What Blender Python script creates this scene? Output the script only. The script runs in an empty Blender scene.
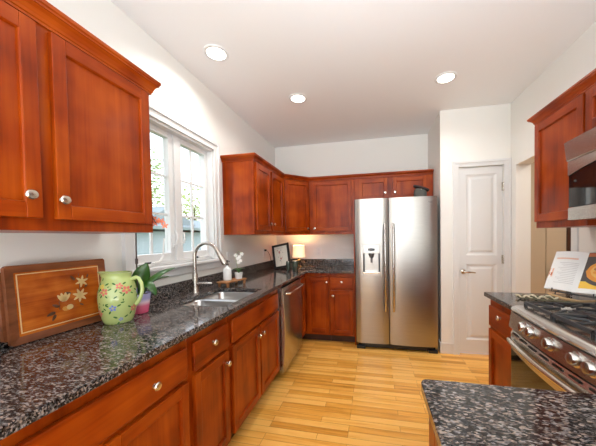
import bpy, bmesh, math, random
from mathutils import Vector, Matrix
random.seed(7)
SC = bpy.context.scene
COL = SC.collection
PI = math.pi

# ------------------------------------------------------------------ camera
YAW, PITCH, ROLL, F = .2062, -.0234, -.0164, 259.69
fw = Vector((-math.sin(YAW)*math.cos(PITCH), math.cos(YAW)*math.cos(PITCH), math.sin(PITCH)))
rt = Vector((math.cos(YAW), math.sin(YAW), 0)); up = rt.cross(fw)
r2 = rt*math.cos(ROLL)+up*math.sin(ROLL); u2 = -rt*math.sin(ROLL)+up*math.cos(ROLL)
cd = bpy.data.cameras.new('camera'); cam = bpy.data.objects.new('camera', cd); COL.objects.link(cam)
cd.sensor_width = 36; cd.lens = F/596*36
cd.shift_x = -(319.17-298)/596; cd.shift_y = (243.46-223)/596
cd.clip_start = .02
cam.matrix_world = Matrix(((r2.x, u2.x, -fw.x, 1.457), (r2.y, u2.y, -fw.y, 0), (r2.z, u2.z, -fw.z, 1.328), (0, 0, 0, 1)))
SC.camera = cam
# ------------------------------------------------------------------ world, light, exposure
w = bpy.data.worlds.new('sky'); SC.world = w; w.use_nodes = True
nt = w.node_tree; nt.nodes.clear()
wo = nt.nodes.new('ShaderNodeOutputWorld'); bg = nt.nodes.new('ShaderNodeBackground')
tc = nt.nodes.new('ShaderNodeTexCoord'); sx = nt.nodes.new('ShaderNodeSeparateXYZ'); cr = nt.nodes.new('ShaderNodeValToRGB')
nt.links.new(tc.outputs['Generated'], sx.inputs[0]); nt.links.new(sx.outputs['Z'], cr.inputs[0])
cr.color_ramp.elements[0].color = (.92, .95, 1, 1); cr.color_ramp.elements[0].position = 0
cr.color_ramp.elements[1].color = (.72, .84, 1, 1); cr.color_ramp.elements[1].position = .8
nt.links.new(cr.outputs[0], bg.inputs[0]); nt.links.new(bg.outputs[0], wo.inputs[0])
bg.inputs[1].default_value = 3.1
def area(name, loc, size, power, color, rot=(0, 0, 0), sy=None, spread=PI):
    l = bpy.data.lights.new(name, 'AREA'); l.energy = power; l.color = color; l.spread = spread
    if sy: l.shape = 'RECTANGLE'; l.size = size; l.size_y = sy
    else: l.shape = 'DISK'; l.size = size
    o = bpy.data.objects.new(name, l); COL.objects.link(o); o.location = loc; o.rotation_euler = rot
    return o
# area lamp added inside the unseen rear window; portal at the sink window
area('rear_window_fill', (1.9, -3.45, 1.55), 3.2, 16, (.92, 1, 1.08), (math.radians(90), 0, 0), 1.7)
pl = area('sink_window_portal', (-.145, 1.765, 1.62), .94, 1, (1, 1, 1), (0, math.radians(-90), 0), .84); pl.data.cycles.is_portal = True
# area lamps added to brighten the ceiling, and an added unseen hall fill
area('ceiling_fill', (1.75, -1.9, .55), 3.0, 142, (.89, 1, 1.12), (math.radians(180), 0, 0))
area('far_ceiling_fill', (1.5, .1, 1.95), 1.2, 14, (.90, 1, 1.10), (math.radians(130), 0, 0), spread=math.radians(130))
area('hall_fill', (3.9, 2.6, 2.6), .5, 26, (1, .93, .84))
SC.view_settings.view_transform = 'Standard'; SC.view_settings.look = 'None'
SC.view_settings.gamma = 1; SC.view_settings.use_curve_mapping = False
SC.view_settings.exposure = 0.0
SC.cycles.max_bounces = 10; SC.cycles.diffuse_bounces = 5; SC.cycles.glossy_bounces = 4
SC.cycles.transparent_max_bounces = 12; SC.cycles.sample_clamp_indirect = 6
SC.cycles.caustics_reflective = False; SC.cycles.caustics_refractive = False

# ------------------------------------------------------------------ materials
def newmat(name):
    m = bpy.data.materials.new(name); m.use_nodes = True
    return m, m.node_tree, m.node_tree.nodes['Principled BSDF']
def flat(name, col, rough=.5, metal=0, spec=.5, emit=None, es=1, coat=0):
    m, t, p = newmat(name)
    p.inputs['Base Color'].default_value = (*col, 1); p.inputs['Roughness'].default_value = rough
    p.inputs['Metallic'].default_value = metal; p.inputs['Specular IOR Level'].default_value = spec
    p.inputs['Coat Weight'].default_value = coat
    if emit: p.inputs['Emission Color'].default_value = (*emit, 1); p.inputs['Emission Strength'].default_value = es
    return m
def nd(t, k, **kw):
    n = t.nodes.new(k)
    for a, b in kw.items(): setattr(n, a, b)
    return n
def ramp(t, stops):
    r = nd(t, 'ShaderNodeValToRGB')
    while len(r.color_ramp.elements) < len(stops): r.color_ramp.elements.new(.5)
    for e, (p, c) in zip(r.color_ramp.elements, stops): e.position = p; e.color = (*c, 1)
    return r
def coords(t, scale, rnd=True):
    tcn = nd(t, 'ShaderNodeTexCoord'); mp = nd(t, 'ShaderNodeMapping'); mp.inputs['Scale'].default_value = scale
    if rnd:
        oi = nd(t, 'ShaderNodeObjectInfo'); mu = nd(t, 'ShaderNodeMath', operation='MULTIPLY'); mu.inputs[1].default_value = 13.7
        t.links.new(oi.outputs['Random'], mu.inputs[0]); ad = nd(t, 'ShaderNodeVectorMath', operation='ADD')
        t.links.new(tcn.outputs['Object'], ad.inputs[0]); t.links.new(mu.outputs[0], ad.inputs[1]); t.links.new(ad.outputs[0], mp.inputs[0])
    else: t.links.new(tcn.outputs['Object'], mp.inputs[0])
    return mp.outputs[0]
def wood(name, axis, dark, mid, light, rough=.32, gs=1.0, coat=.05):
    m, t, p = newmat(name)
    sc = [14*gs]*3; sc[axis] = 1.1*gs
    fs = [90*gs]*3; fs[axis] = 3*gs
    n1 = nd(t, 'ShaderNodeTexNoise'); n1.inputs['Scale'].default_value = 1; n1.inputs['Detail'].default_value = 4; n1.inputs['Distortion'].default_value = .6
    t.links.new(coords(t, sc), n1.inputs['Vector'])
    n2 = nd(t, 'ShaderNodeTexNoise'); n2.inputs['Scale'].default_value = 1; n2.inputs['Detail'].default_value = 5
    t.links.new(coords(t, fs), n2.inputs['Vector'])
    n3 = nd(t, 'ShaderNodeTexNoise'); n3.inputs['Scale'].default_value = 5*gs; n3.inputs['Detail'].default_value = 2
    t.links.new(coords(t, (1, 1, 1)), n3.inputs['Vector'])
    a = nd(t, 'ShaderNodeMath', operation='MULTIPLY_ADD'); a.inputs[1].default_value = .16
    t.links.new(n2.outputs[0], a.inputs[0]); 
    s = nd(t, 'ShaderNodeMath', operation='ADD'); t.links.new(n1.outputs[0], s.inputs[0]); t.links.new(n3.outputs[0], s.inputs[1])
    h = nd(t, 'ShaderNodeMath', operation='MULTIPLY'); h.inputs[1].default_value = .50
    t.links.new(s.outputs[0], h.inputs[0]); t.links.new(h.outputs[0], a.inputs[2])
    r = ramp(t, [(.42, dark), (.58, mid), (.74, light)]); t.links.new(a.outputs[0], r.inputs[0])
    t.links.new(r.outputs[0], p.inputs['Base Color'])
    p.inputs['Roughness'].default_value = rough; p.inputs['Coat Weight'].default_value = coat; p.inputs['Coat Roughness'].default_value = .18
    p.inputs['Specular IOR Level'].default_value = .24
    return m
CH = ((.155, .016, .0005), (.285, .037, .001), (.41, .073, .003))
WX, WY, WZ = [wood('cherry_'+'xyz'[i], i, *CH) for i in range(3)]
CHERRY = (WX, WY, WZ)
TRAY_W = wood('tray_walnut', 1, (.12, .035, .014), (.21, .066, .025), (.30, .10, .04), .4, 1.6)
TRAY_P = wood('tray_panel', 1, (.27, .042, .004), (.44, .092, .008), (.60, .165, .018), .25, 2.5, .5)
ACACIA = wood('riser_wood', 1, (.22, .085, .03), (.34, .14, .05), (.45, .21, .085), .5, 2)
def granite():
    m, t, p = newmat('granite')
    v0 = coords(t, (1, 1, 1), False)
    mp = nd(t, 'ShaderNodeMapping'); mp.inputs['Rotation'].default_value = (0, 0, .6); mp.inputs['Scale'].default_value = (.62, 1.25, 1)
    t.links.new(v0, mp.inputs[0]); v = mp.outputs[0]
    vo = nd(t, 'ShaderNodeTexVoronoi'); vo.inputs['Scale'].default_value = 200; vo.inputs['Randomness'].default_value = 1
    t.links.new(v, vo.inputs['Vector'])
    bw = nd(t, 'ShaderNodeSeparateColor'); t.links.new(vo.outputs['Color'], bw.inputs[0])
    n = nd(t, 'ShaderNodeTexNoise'); n.inputs['Scale'].default_value = 84; n.inputs['Detail'].default_value = 5; n.inputs['Roughness'].default_value = .65
    t.links.new(v, n.inputs['Vector'])
    ad = nd(t, 'ShaderNodeMath', operation='MULTIPLY_ADD'); ad.inputs[1].default_value = .34
    t.links.new(bw.outputs[0], ad.inputs[0])
    m2 = nd(t, 'ShaderNodeMath', operation='MULTIPLY'); m2.inputs[1].default_value = .9; t.links.new(n.outputs[0], m2.inputs[0])
    t.links.new(m2.outputs[0], ad.inputs[2])
    r = ramp(t, [(.44, (.008, .007, .007)), (.59, (.030, .027, .026)), (.68, (.10, .088, .082)), (.81, (.28, .245, .22))])
    t.links.new(ad.outputs[0], r.inputs[0])
    r2_ = ramp(t, [(.35, (.92, .97, 1.05)), (.7, (1.1, .98, .90))]); t.links.new(bw.outputs[1], r2_.inputs[0])
    mx = nd(t, 'ShaderNodeMix', data_type='RGBA', blend_type='MULTIPLY'); mx.inputs[0].default_value = 1
    t.links.new(r.outputs[0], mx.inputs[6]); t.links.new(r2_.outputs[0], mx.inputs[7])
    t.links.new(mx.outputs[2], p.inputs['Base Color'])
    p.inputs['Roughness'].default_value = .10; p.inputs['Specular IOR Level'].default_value = .45
    return m
GRAN = granite()
def floor_mat():
    m, t, p = newmat('oak_strip_floor')
    v = coords(t, (1, 1, 1), False)
    br = nd(t, 'ShaderNodeTexBrick'); br.offset = .37; br.offset_frequency = 3; br.squash = 1
    br.inputs['Scale'].default_value = 1; br.inputs['Brick Width'].default_value = .55; br.inputs['Row Height'].default_value = .057
    br.inputs['Mortar Size'].default_value = .0009; br.inputs['Mortar Smooth'].default_value = .2; br.inputs['Bias'].default_value = 0
    br.inputs['Color1'].default_value = (0, 0, 0, 1); br.inputs['Color2'].default_value = (1, 1, 1, 1); br.inputs['Mortar'].default_value = (.5, .5, .5, 1)
    t.links.new(v, br.inputs['Vector'])
    mp = nd(t, 'ShaderNodeMapping'); mp.inputs['Scale'].default_value = (2.2, 38, 1); t.links.new(v, mp.inputs[0])
    sep = nd(t, 'ShaderNodeSeparateColor'); t.links.new(br.outputs['Color'], sep.inputs[0])
    cmb = nd(t, 'ShaderNodeCombineXYZ'); mm = nd(t, 'ShaderNodeMath', operation='MULTIPLY'); mm.inputs[1].default_value = 9
    t.links.new(sep.outputs[0], mm.inputs[0]); t.links.new(mm.outputs[0], cmb.inputs[0]); t.links.new(mm.outputs[0], cmb.inputs[2])
    av = nd(t, 'ShaderNodeVectorMath', operation='ADD'); t.links.new(mp.outputs[0], av.inputs[0]); t.links.new(cmb.outputs[0], av.inputs[1])
    n = nd(t, 'ShaderNodeTexNoise'); n.inputs['Scale'].default_value = 1; n.inputs['Detail'].default_value = 5; n.inputs['Distortion'].default_value = .8
    t.links.new(av.outputs[0], n.inputs['Vector'])
    a = nd(t, 'ShaderNodeMath', operation='MULTIPLY_ADD'); a.inputs[1].default_value = .48
    t.links.new(sep.outputs[0], a.inputs[0])
    b = nd(t, 'ShaderNodeMath', operation='MULTIPLY'); b.inputs[1].default_value = .7; t.links.new(n.outputs[0], b.inputs[0]); t.links.new(b.outputs[0], a.inputs[2])
    r = ramp(t, [(.25, (.56, .23, .028)), (.5, (.80, .37, .06)), (.72, (.92, .50, .12))]); t.links.new(a.outputs[0], r.inputs[0])
    mx = nd(t, 'ShaderNodeMix', data_type='RGBA'); t.links.new(br.outputs['Fac'], mx.inputs[0]); t.links.new(r.outputs[0], mx.inputs[6]); mx.inputs[7].default_value = (.22, .09, .025, 1)
    t.links.new(mx.outputs[2], p.inputs['Base Color'])
    p.inputs['Roughness'].default_value = .28; p.inputs['Specular IOR Level'].default_value = .4
    return m
def paint(name, col, rough=.6):
    m, t, p = newmat(name)
    n = nd(t, 'ShaderNodeTexNoise'); n.inputs['Scale'].default_value = 220; n.inputs['Detail'].default_value = 2
    t.links.new(coords(t, (1, 1, 1), False), n.inputs['Vector'])
    bp = nd(t, 'ShaderNodeBump'); bp.inputs['Strength'].default_value = .04; bp.inputs['Distance'].default_value = .002
    t.links.new(n.outputs[0], bp.inputs['Height']); t.links.new(bp.outputs[0], p.inputs['Normal'])
    p.inputs['Base Color'].default_value = (*col, 1); p.inputs['Roughness'].default_value = rough
    return m
def steel(name, col, rough, axis, aniso_scale=260):
    m, t, p = newmat(name)
    s = [aniso_scale]*3; s[axis] = 2.0
    n = nd(t, 'ShaderNodeTexNoise'); n.inputs['Scale'].default_value = 1; n.inputs['Detail'].default_value = 3
    t.links.new(coords(t, s, False), n.inputs['Vector'])
    r = ramp(t, [(.3, tuple(c*.9 for c in col)), (.7, col)]); t.links.new(n.outputs[0], r.inputs[0])
    t.links.new(r.outputs[0], p.inputs['Base Color']); p.inputs['Metallic'].default_value = 1; p.inputs['Roughness'].default_value = rough
    return m
FLOOR = floor_mat()
WALL = paint('cream_wall_paint', (.86, .845, .80))
CEIL = paint('ceiling_paint', (.88, .88, .875))
HALL = paint('tan_hall_paint', (.52, .42, .31))
TRIM = paint('white_trim_paint', (.76, .76, .75), .35)
STX = steel('brushed_steel_x', (.45, .43, .395), .31, 0)
STY = steel('brushed_steel_y', (.60, .575, .54), .27, 1)
STZ = steel('brushed_steel_z', (.60, .58, .55), .25, 2)
SINKM = flat('satin_sink_steel', (.62, .61, .60), .32, 1)
NICK = flat('satin_nickel', (.66, .62, .55), .26, 1)
FAUC = flat('brushed_nickel', (.52, .48, .43), .27, 1)
CHR = flat('chrome', (.8, .8, .8), .1, 1)
BLK = flat('black_plastic', (.012, .012, .013), .35)
BGL = flat('black_glass', (.006, .006, .007), .05, 0, .7)
IRON = flat('cast_iron', (.018, .018, .02), .42, 0, .5)
TOE = flat('toe_kick_wood', (.05, .016, .007), .5)
DGRY = flat('dark_grey_case', (.10, .10, .105), .45)
WHP = flat('white_plastic', (.82, .82, .80), .35)
def glass_mat(name='window_glass', refl=.06, tint=(1, 1, 1)):
    m, t, p = newmat(name); t.nodes.remove(p)
    o = [n for n in t.nodes if n.type == 'OUTPUT_MATERIAL'][0]
    tr = nd(t, 'ShaderNodeBsdfTransparent'); tr.inputs[0].default_value = (*tint, 1); gl = nd(t, 'ShaderNodeBsdfGlossy'); gl.inputs['Roughness'].default_value = .02
    lw = nd(t, 'ShaderNodeLayerWeight'); lw.inputs[0].default_value = .5
    pw = nd(t, 'ShaderNodeMath', operation='POWER'); pw.inputs[1].default_value = 5; t.links.new(lw.outputs['Facing'], pw.inputs[0])
    fr = nd(t, 'ShaderNodeMath', operation='MULTIPLY_ADD'); fr.inputs[1].default_value = .6; fr.inputs[2].default_value = .04; t.links.new(pw.outputs[0], fr.inputs[0])
    mx = nd(t, 'ShaderNodeMixShader'); t.links.new(fr.outputs[0], mx.inputs[0]); t.links.new(tr.outputs[0], mx.inputs[1]); t.links.new(gl.outputs[0], mx.inputs[2])
    t.links.new(mx.outputs[0], o.inputs[0])
    return m
GLASS = glass_mat()

# ------------------------------------------------------------------ mesh helpers
class B:
    def __init__(s): s.bm = bmesh.new(); s.mark = 0
    def _m(s, faces, m):
        for f in faces: f.material_index = m
    def box(s, x0, x1, y0, y1, z0, z1, m=0, M=None):
        c = [Vector((x, y, z)) for z in (z0, z1) for y in (y0, y1) for x in (x0, x1)]
        if M: c = [M @ v for v in c]
        v = [s.bm.verts.new(p) for p in c]
        fs = [s.bm.faces.new([v[i] for i in q]) for q in ((0, 2, 3, 1), (4, 5, 7, 6), (0, 1, 5, 4), (2, 6, 7, 3), (0, 4, 6, 2), (1, 3, 7, 5))]
        s._m(fs, m); return s
    def loft(s, rings, m=0, cap=True, closed=False, M=None):
        vr = [[s.bm.verts.new((M @ Vector(p)) if M else Vector(p)) for p in r] for r in rings]
        n = len(vr[0]); k = len(vr); fs = []
        for i in range(k if closed else k-1):
            a, b = vr[i], vr[(i+1) % k]
            for j in range(n): fs.append(s.bm.faces.new((a[j], a[(j+1) % n], b[(j+1) % n], b[j])))
        if cap and not closed: fs.append(s.bm.faces.new(vr[0][::-1])); fs.append(s.bm.faces.new(vr[-1]))
        s._m(fs, m); return s
    def tube(s, pts, r, seg=10, m=0, closed=False, M=None):
        pts = [Vector(p) for p in pts]; n = len(pts); rings = []
        prev = None
        for i, p in enumerate(pts):
            a = pts[(i-1) % n] if (i or closed) else p; b = pts[(i+1) % n] if (i < n-1 or closed) else p
            d = (b-a).normalized()
            if prev is None:
                ref = Vector((0, 0, 1)) if abs(d.z) < .9 else Vector((1, 0, 0)); x = d.cross(ref).normalized()
            else: x = (prev-d*prev.dot(d)).normalized()
            prev = x; y = d.cross(x); rr = r[i] if isinstance(r, (list, tuple)) else r
            rings.append([p+x*rr*math.cos(t)+y*rr*math.sin(t) for t in [2*PI*k/seg for k in range(seg)]])
        return s.loft(rings, m, True, closed, M)
    def cyl(s, p0, p1, r, seg=20, m=0, M=None): return s.tube([p0, p1], r if isinstance(r, (list, tuple)) else [r, r], seg, m, False, M)
    def lathe(s, c, prof, seg=28, m=0, M=None, cap=True):
        c = Vector(c); rings = [[c+Vector((max(r, 1e-4)*math.cos(t), max(r, 1e-4)*math.sin(t), z)) for t in [2*PI*k/seg for k in range(seg)]] for r, z in prof]
        return s.loft(rings, m, cap, False, M)
    def prism(s, poly, z0, z1, m=0, M=None):
        return s.loft([[(x, y, z0) for x, y in poly], [(x, y, z1) for x, y in poly]], m, True, False, M)
    def poly(s, pts, m=0, M=None):
        f = s.bm.faces.new([s.bm.verts.new((M @ Vector(p)) if M else Vector(p)) for p in pts]); f.material_index = m; return s
    def ball(s, c, r, m=0, sc=(1, 1, 1), M=None, seg=16):
        k = seg//2; rings = [[Vector(c)+Vector((r*sc[0]*math.sin(a)*math.cos(t), r*sc[1]*math.sin(a)*math.sin(t), r*sc[2]*math.cos(a))) for t in [2*PI*j/seg for j in range(seg)]] for a in [max(.02, min(PI-.02, PI*i/k)) for i in range(k+1)]]
        return s.loft(rings, m, True, False, M)
    def cells(s, xs, ys, fill, z0, z1, m=0):
        V = {}
        def v(i, j, k):
            if (i, j, k) not in V: V[i, j, k] = s.bm.verts.new((xs[i], ys[j], (z0, z1)[k]))
            return V[i, j, k]
        nx, ny = len(xs)-1, len(ys)-1
        F_ = lambda i, j: 0 <= i < nx and 0 <= j < ny and fill(i, j)
        for i in range(nx):
            for j in range(ny):
                if not F_(i, j): continue
                q = [s.bm.faces.new((v(i, j, 1), v(i+1, j, 1), v(i+1, j+1, 1), v(i, j+1, 1))), s.bm.faces.new((v(i, j, 0), v(i, j+1, 0), v(i+1, j+1, 0), v(i+1, j, 0)))]
                if not F_(i-1, j): q.append(s.bm.faces.new((v(i, j, 0), v(i, j, 1), v(i, j+1, 1), v(i, j+1, 0))))
                if not F_(i+1, j): q.append(s.bm.faces.new((v(i+1, j, 0), v(i+1, j+1, 0), v(i+1, j+1, 1), v(i+1, j, 1))))
                if not F_(i, j-1): q.append(s.bm.faces.new((v(i, j, 0), v(i+1, j, 0), v(i+1, j, 1), v(i, j, 1))))
                if not F_(i, j+1): q.append(s.bm.faces.new((v(i, j+1, 0), v(i, j+1, 1), v(i+1, j+1, 1), v(i+1, j+1, 0))))
                s._m(q, m)
        return s
    def sweep(s, path, prof, m=0):
        P = [Vector(p) for p in path]; n = len(P); rings = []
        for i in range(n):
            ns = []
            if i: d = (P[i]-P[i-1]).normalized(); ns.append(Vector((d.y, -d.x)))
            if i < n-1: d = (P[i+1]-P[i]).normalized(); ns.append(Vector((d.y, -d.x)))
            mv = ns[0] if len(ns) == 1 else (ns[0]+ns[1])/(1+ns[0].dot(ns[1]))
            rings.append([(P[i].x+mv.x*o, P[i].y+mv.y*o, z) for o, z in prof])
        return s.loft(rings, m)
ORG = {}
def org(o): return ORG.get(o.name, Vector((0, 0, 0)))
def tag(o, label=None, cat=None, group=None, kind=None):
    if label: o['label'] = label
    if cat: o['category'] = cat
    if group: o['group'] = group
    if kind: o['kind'] = kind
    return o
def thing(name, label, cat, loc, group=None, kind=None):
    o = bpy.data.objects.new(name, None); COL.objects.link(o); o.location = loc; o.empty_display_size = .05
    ORG[o.name] = Vector(loc); return tag(o, label, cat, group, kind)
def mk(name, b, mats, parent=None, bevel=0, smooth=False, label=None, cat=None, group=None, kind=None, seg=2, solid=0, recalc=True, ang=35):
    bm = b.bm
    if recalc: bmesh.ops.recalc_face_normals(bm, faces=bm.faces)
    if parent is not None: o0 = org(parent)
    else:
        xs = [v.co for v in bm.verts]
        o0 = Vector(((min(v.x for v in xs)+max(v.x for v in xs))/2, (min(v.y for v in xs)+max(v.y for v in xs))/2, min(v.z for v in xs)))
    bmesh.ops.translate(bm, verts=bm.verts, vec=-o0)
    if smooth:
        for f in bm.faces: f.smooth = True
    me = bpy.data.meshes.new(name); bm.to_mesh(me); bm.free()
    for mt in (mats if isinstance(mats, (list, tuple)) else [mats]): me.materials.append(mt)
    o = bpy.data.objects.new(name, me); COL.objects.link(o)
    ORG[o.name] = o0
    if parent is not None: o.parent = parent
    else: o.location = o0
    if solid: md = o.modifiers.new('thickness', 'SOLIDIFY'); md.thickness = solid; md.offset = 0
    if bevel:
        md = o.modifiers.new('bevel', 'BEVEL'); md.width = bevel; md.segments = seg; md.limit_method = 'ANGLE'; md.angle_limit = math.radians(40)
    if smooth: me.set_sharp_from_angle(angle=math.radians(ang))
    return tag(o, label, cat, group, kind)
def struct(name, b, mats, parent=None, **k): return mk(name, b, mats, parent, kind='structure', **k)
def frameM(O, u, n):
    u = Vector(u).normalized(); n = Vector(n).normalized(); O = Vector(O)
    return Matrix(((u.x, -n.x, 0, O.x), (u.y, -n.y, 0, O.y), (u.z, -n.z, 1, O.z), (0, 0, 0, 1)))
def rotM(loc, rz=0, rx=0): return Matrix.Translation(loc) @ Matrix.Rotation(rz, 4, 'Z') @ Matrix.Rotation(rx, 4, 'X')

# ================================================================== THE ROOM
H, YB, XA, YP, XR = 2.704, 3.776, 2.193, 3.12, 2.887
struct('floor', B().box(-.15, 6, -3.65, 5.2, -.06, 0), FLOOR)
struct('ceiling', B().box(-.15, 6, -3.65, 5.2, H, H+.1), CEIL)
WY0, WY1, WZ0, WZ1 = 1.34, 2.19, 1.146, 2.158
b = B(); b.box(-.15, 0, -3.65, WY0, 0, H); b.box(-.15, 0, WY1, YB+.12, 0, H); b.box(-.15, 0, WY0, WY1, 0, WZ0); b.box(-.15, 0, WY0, WY1, WZ1, H)
struct('wall_left', b, WALL)
struct('wall_back', B().box(0, XA, YB, YB+.12, 0, H), WALL)
b = B(); b.box(XA, XA+.1, YP, YB+.12, 0, H)
DX0, DX1, DZ = 2.385, 2.815, 2.062
b.box(XA+.1, DX0-.006, YP, YP+.1, 0, H); b.box(DX1+.006, XR+.133, YP, YP+.1, 0, H); b.box(DX0-.006, DX1+.006, YP, YP+.1, DZ+.006, H)
struct('wall_pantry', b, WALL)
b = B(); b.box(XR, XR+.133, 3.02, YP, 0, H); b.box(XR, XR+.133, 2.245, 3.02, 2.035, H); b.box(XR, XR+.133, -3.65, 2.245, 0, H)
struct('wall_right', b, WALL)
b = B(); b.box(-.15, .3, -3.65, -3.52, 0, H); b.box(3.5, 6, -3.65, -3.52, 0, H); b.box(.3, 3.5, -3.65, -3.52, 0, .7); b.box(.3, 3.5, -3.65, -3.52, 2.4, H)
struct('wall_rear', b, WALL)
# hall seen through the cased opening
b = B(); b.box(3.02, 3.70, 4.0, 4.1, 0, H); b.box(3.70, 4.0, 4.0, 4.1, 2.04, H); b.box(4.0, 6, 4.0, 4.1, 0, H)
struct('wall_hall', b, HALL)
struct('wall_hall_side', B().box(5.0, 5.1, -3.6, 4.0, 0, H), HALL)
rd = thing('door_2', None, None, (3.66, 3.98, 0), kind='structure')
b = B(); b.box(3.705, 3.93, 3.99, 4.03, .01, 2.03)
struct('door_leaf', b, HALL, rd)
b = B(); b.box(3.93, 3.998, 3.97, 4.03, 0, 2.03); struct('door_edge', b, TOE, rd)
b = B(); b.lathe((0, 0, 0), [(.006, 0), (.01, .03), (.026, .04), (.026, .06), (.01, .07)], 14, 0, Matrix.Translation((3.74, 3.99, .84)) @ Matrix.Rotation(PI/2, 4, 'X'))
struct('door_knob', b, NICK, rd, smooth=True)
# baseboards
for nm, q in (('baseboard_pantry', (XA-.0, 2.323, YP-.014, YP)), ('baseboard_hall', (3.02, 3.7, 3.986, 4.0))):
    struct(nm, B().box(q[0], q[1], q[2], q[3], 0, .12), TRIM, bevel=.004)
struct('baseboard_alcove', B().box(XA-.014, XA, YP-.014, YP+.10, 0, .12), TRIM, bevel=.004)
# opening casing at the near end
struct('trim_opening', B().box(XR-.012, XR+.0, 2.185, 2.245, 0, 2.035), TRIM, bevel=.003)
# pantry door
d1 = thing('door_1', None, None, (DX0, YP, 0), kind='structure')
def panel_door(b, x0, x1, z0, z1, yf, panels, t=.035):
    # slab with raised, moulded panels
    xs = [x0]+[v for p in panels[:1] for v in p[:2]]+[x1]
    b.box(x0, panels[0][0], yf, yf+t, z0, z1); b.box(panels[0][1], x1, yf, yf+t, z0, z1)
    zc = [z0]+[v for p in panels for v in p[2:]]+[z1]
    for i in range(0, len(zc), 2): b.box(panels[0][0], panels[0][1], yf, yf+t, zc[i], zc[i+1])
    for (a, c, e, f) in panels:
        def ring(d, y): return [(a+d, y, e+d), (c-d, y, e+d), (c-d, y, f-d), (a+d, y, f-d)]
        b.loft([ring(0, yf), ring(.006, yf+.006), ring(.02, yf+.011), ring(.032, yf+.011), ring(.052, yf+.003), ring(.056, yf+.003)], 0, False)
        b.poly(ring(.056, yf+.003))
b = B(); panel_door(b, DX0, DX1, .012, DZ, YP+.012, [(2.456, 2.757, .17, 1.005), (2.456, 2.757, 1.105, 1.985)])
struct('door_leaf', b, TRIM, d1, bevel=0)
b = B()
P = [(0, .0), (.009, .0), (.012, .004), (.012, .016), (.02, .02), (.02, .05), (.014, .056), (.014, .062), (0, .062)]
def casing(b, x0, x1, z1, yf, w=.062, zb=0):
    # stepped casing: flat board with a thicker outer back-band
    for s_, xa in ((-1, x0), (1, x1)):
        b.box(min(xa, xa+s_*w), max(xa, xa+s_*w), yf-.012, yf, zb, z1+w)
        b.box(min(xa+s_*w*.62, xa+s_*w), max(xa+s_*w*.62, xa+s_*w), yf-.02, yf-.012, zb, z1+w)
    b.box(x0, x1, yf-.012, yf, z1, z1+w); b.box(x0-w*.62, x1+w*.62, yf-.02, yf-.012, z1+w*.62, z1+w)
casing(b, DX0-.006, DX1+.006, DZ+.006, YP)
struct('door_casing', b, TRIM, d1, bevel=.002)
for z in (.25, 1.06, 1.84):
    b = B(); b.cyl((DX1+.003, YP-.004, z-.045), (DX1+.003, YP-.004, z+.045), .007, 10); b.box(DX1-.012, DX1+.003, YP+.006, YP+.012, z-.045, z+.045)
    struct('hinge', b, NICK, d1, smooth=True)
b = B(); Mh = Matrix.Translation((2.425, YP+.012, .925)) @ Matrix.Rotation(PI/2, 4, 'X')
b.lathe((0, 0, 0), [(.028, 0), (.03, .004), (.024, .012), (.011, .016), (.011, .045)], 20, 0, Mh)
b.tube([(2.425, YP-.03, .925), (2.44, YP-.036, .925), (2.50, YP-.036, .922), (2.535, YP-.032, .918)], [.011, .011, .009, .007], 10)
struct('door_lever', b, NICK, d1, smooth=True)

# ------------------------------------------------------------------ sink window
wn = thing('window_1', None, None, (0, 1.765, WZ0), kind='structure')
b = B()
W = .078
for (ya, yb) in ((WY0-W, WY0), (WY1, WY1+W)):
    b.box(0, .014, ya, yb, WZ0, WZ1+W)
    b.box(.014, .026, (ya if ya < WY0 else yb-.03), (ya+.03 if ya < WY0 else yb), WZ0, WZ1+W)
    b.box(.014, .018, (yb-.016 if ya < WY0 else ya), (yb if ya < WY0 else ya+.016), WZ0, WZ1)
b.box(0, .014, WY0, WY1, WZ1, WZ1+W); b.box(.014, .026, WY0-W+.03, WY1+W-.03, WZ1+W-.03, WZ1+W); b.box(.014, .018, WY0, WY1, WZ1, WZ1+.016)
struct('window_casing', b, TRIM, wn, bevel=.002)
b = B(); b.box(-.03, .045, WY0-W-.02, WY1+W+.02, WZ0-.026, WZ0)
struct('window_stool', b, TRIM, wn, bevel=.006)
b = B(); b.box(0, .014, WY0-W, WY1+W, WZ0-.085, WZ0-.026)
struct('window_apron', b, TRIM, wn, bevel=.003)
b = B()   # jamb liner and mullion
b.box(-.14, 0, WY0, WY0+.018, WZ0, WZ1); b.box(-.14, 0, WY1-.018, WY1, WZ0, WZ1); b.box(-.14, 0, WY0, WY1, WZ1-.018, WZ1); b.box(-.14, -.03, WY0, WY1, WZ0, WZ0+.022)
b.box(-.13, -.034, 1.742, 1.788, WZ0, WZ1-.018)
struct('window_frame', b, TRIM, wn, bevel=.002)
for ya, yb in ((WY0+.018, 1.742), (1.788, WY1-.018)):
    z0, z1 = WZ0+.022, WZ1-.018
    b = B(); sw = .043
    b.box(-.10, -.048, ya, ya+sw, z0, z1); b.box(-.10, -.048, yb-sw, yb, z0, z1)
    b.box(-.10, -.048, ya+sw, yb-sw, z0, z0+.062); b.box(-.10, -.048, ya+sw, yb-sw, z1-sw, z1)
    sh = struct('window_sash', b, TRIM, wn, bevel=.004)
    g0, g1, h0, h1 = ya+sw, yb-sw, z0+.062, z1-sw
    struct('window_pane', B().box(-.080, -.076, g0, g1, h0, h1), GLASS, sh)
    b = B(); c = (g0+g1)/2; b.box(-.086, -.07, c-.008, c+.008, h0, h1)
    for k in (1, 2): zz = h0+(h1-h0)*k/3; b.box(-.085, -.071, g0, g1, zz-.008, zz+.008)
    struct('window_muntin', b, TRIM, sh)
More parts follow.
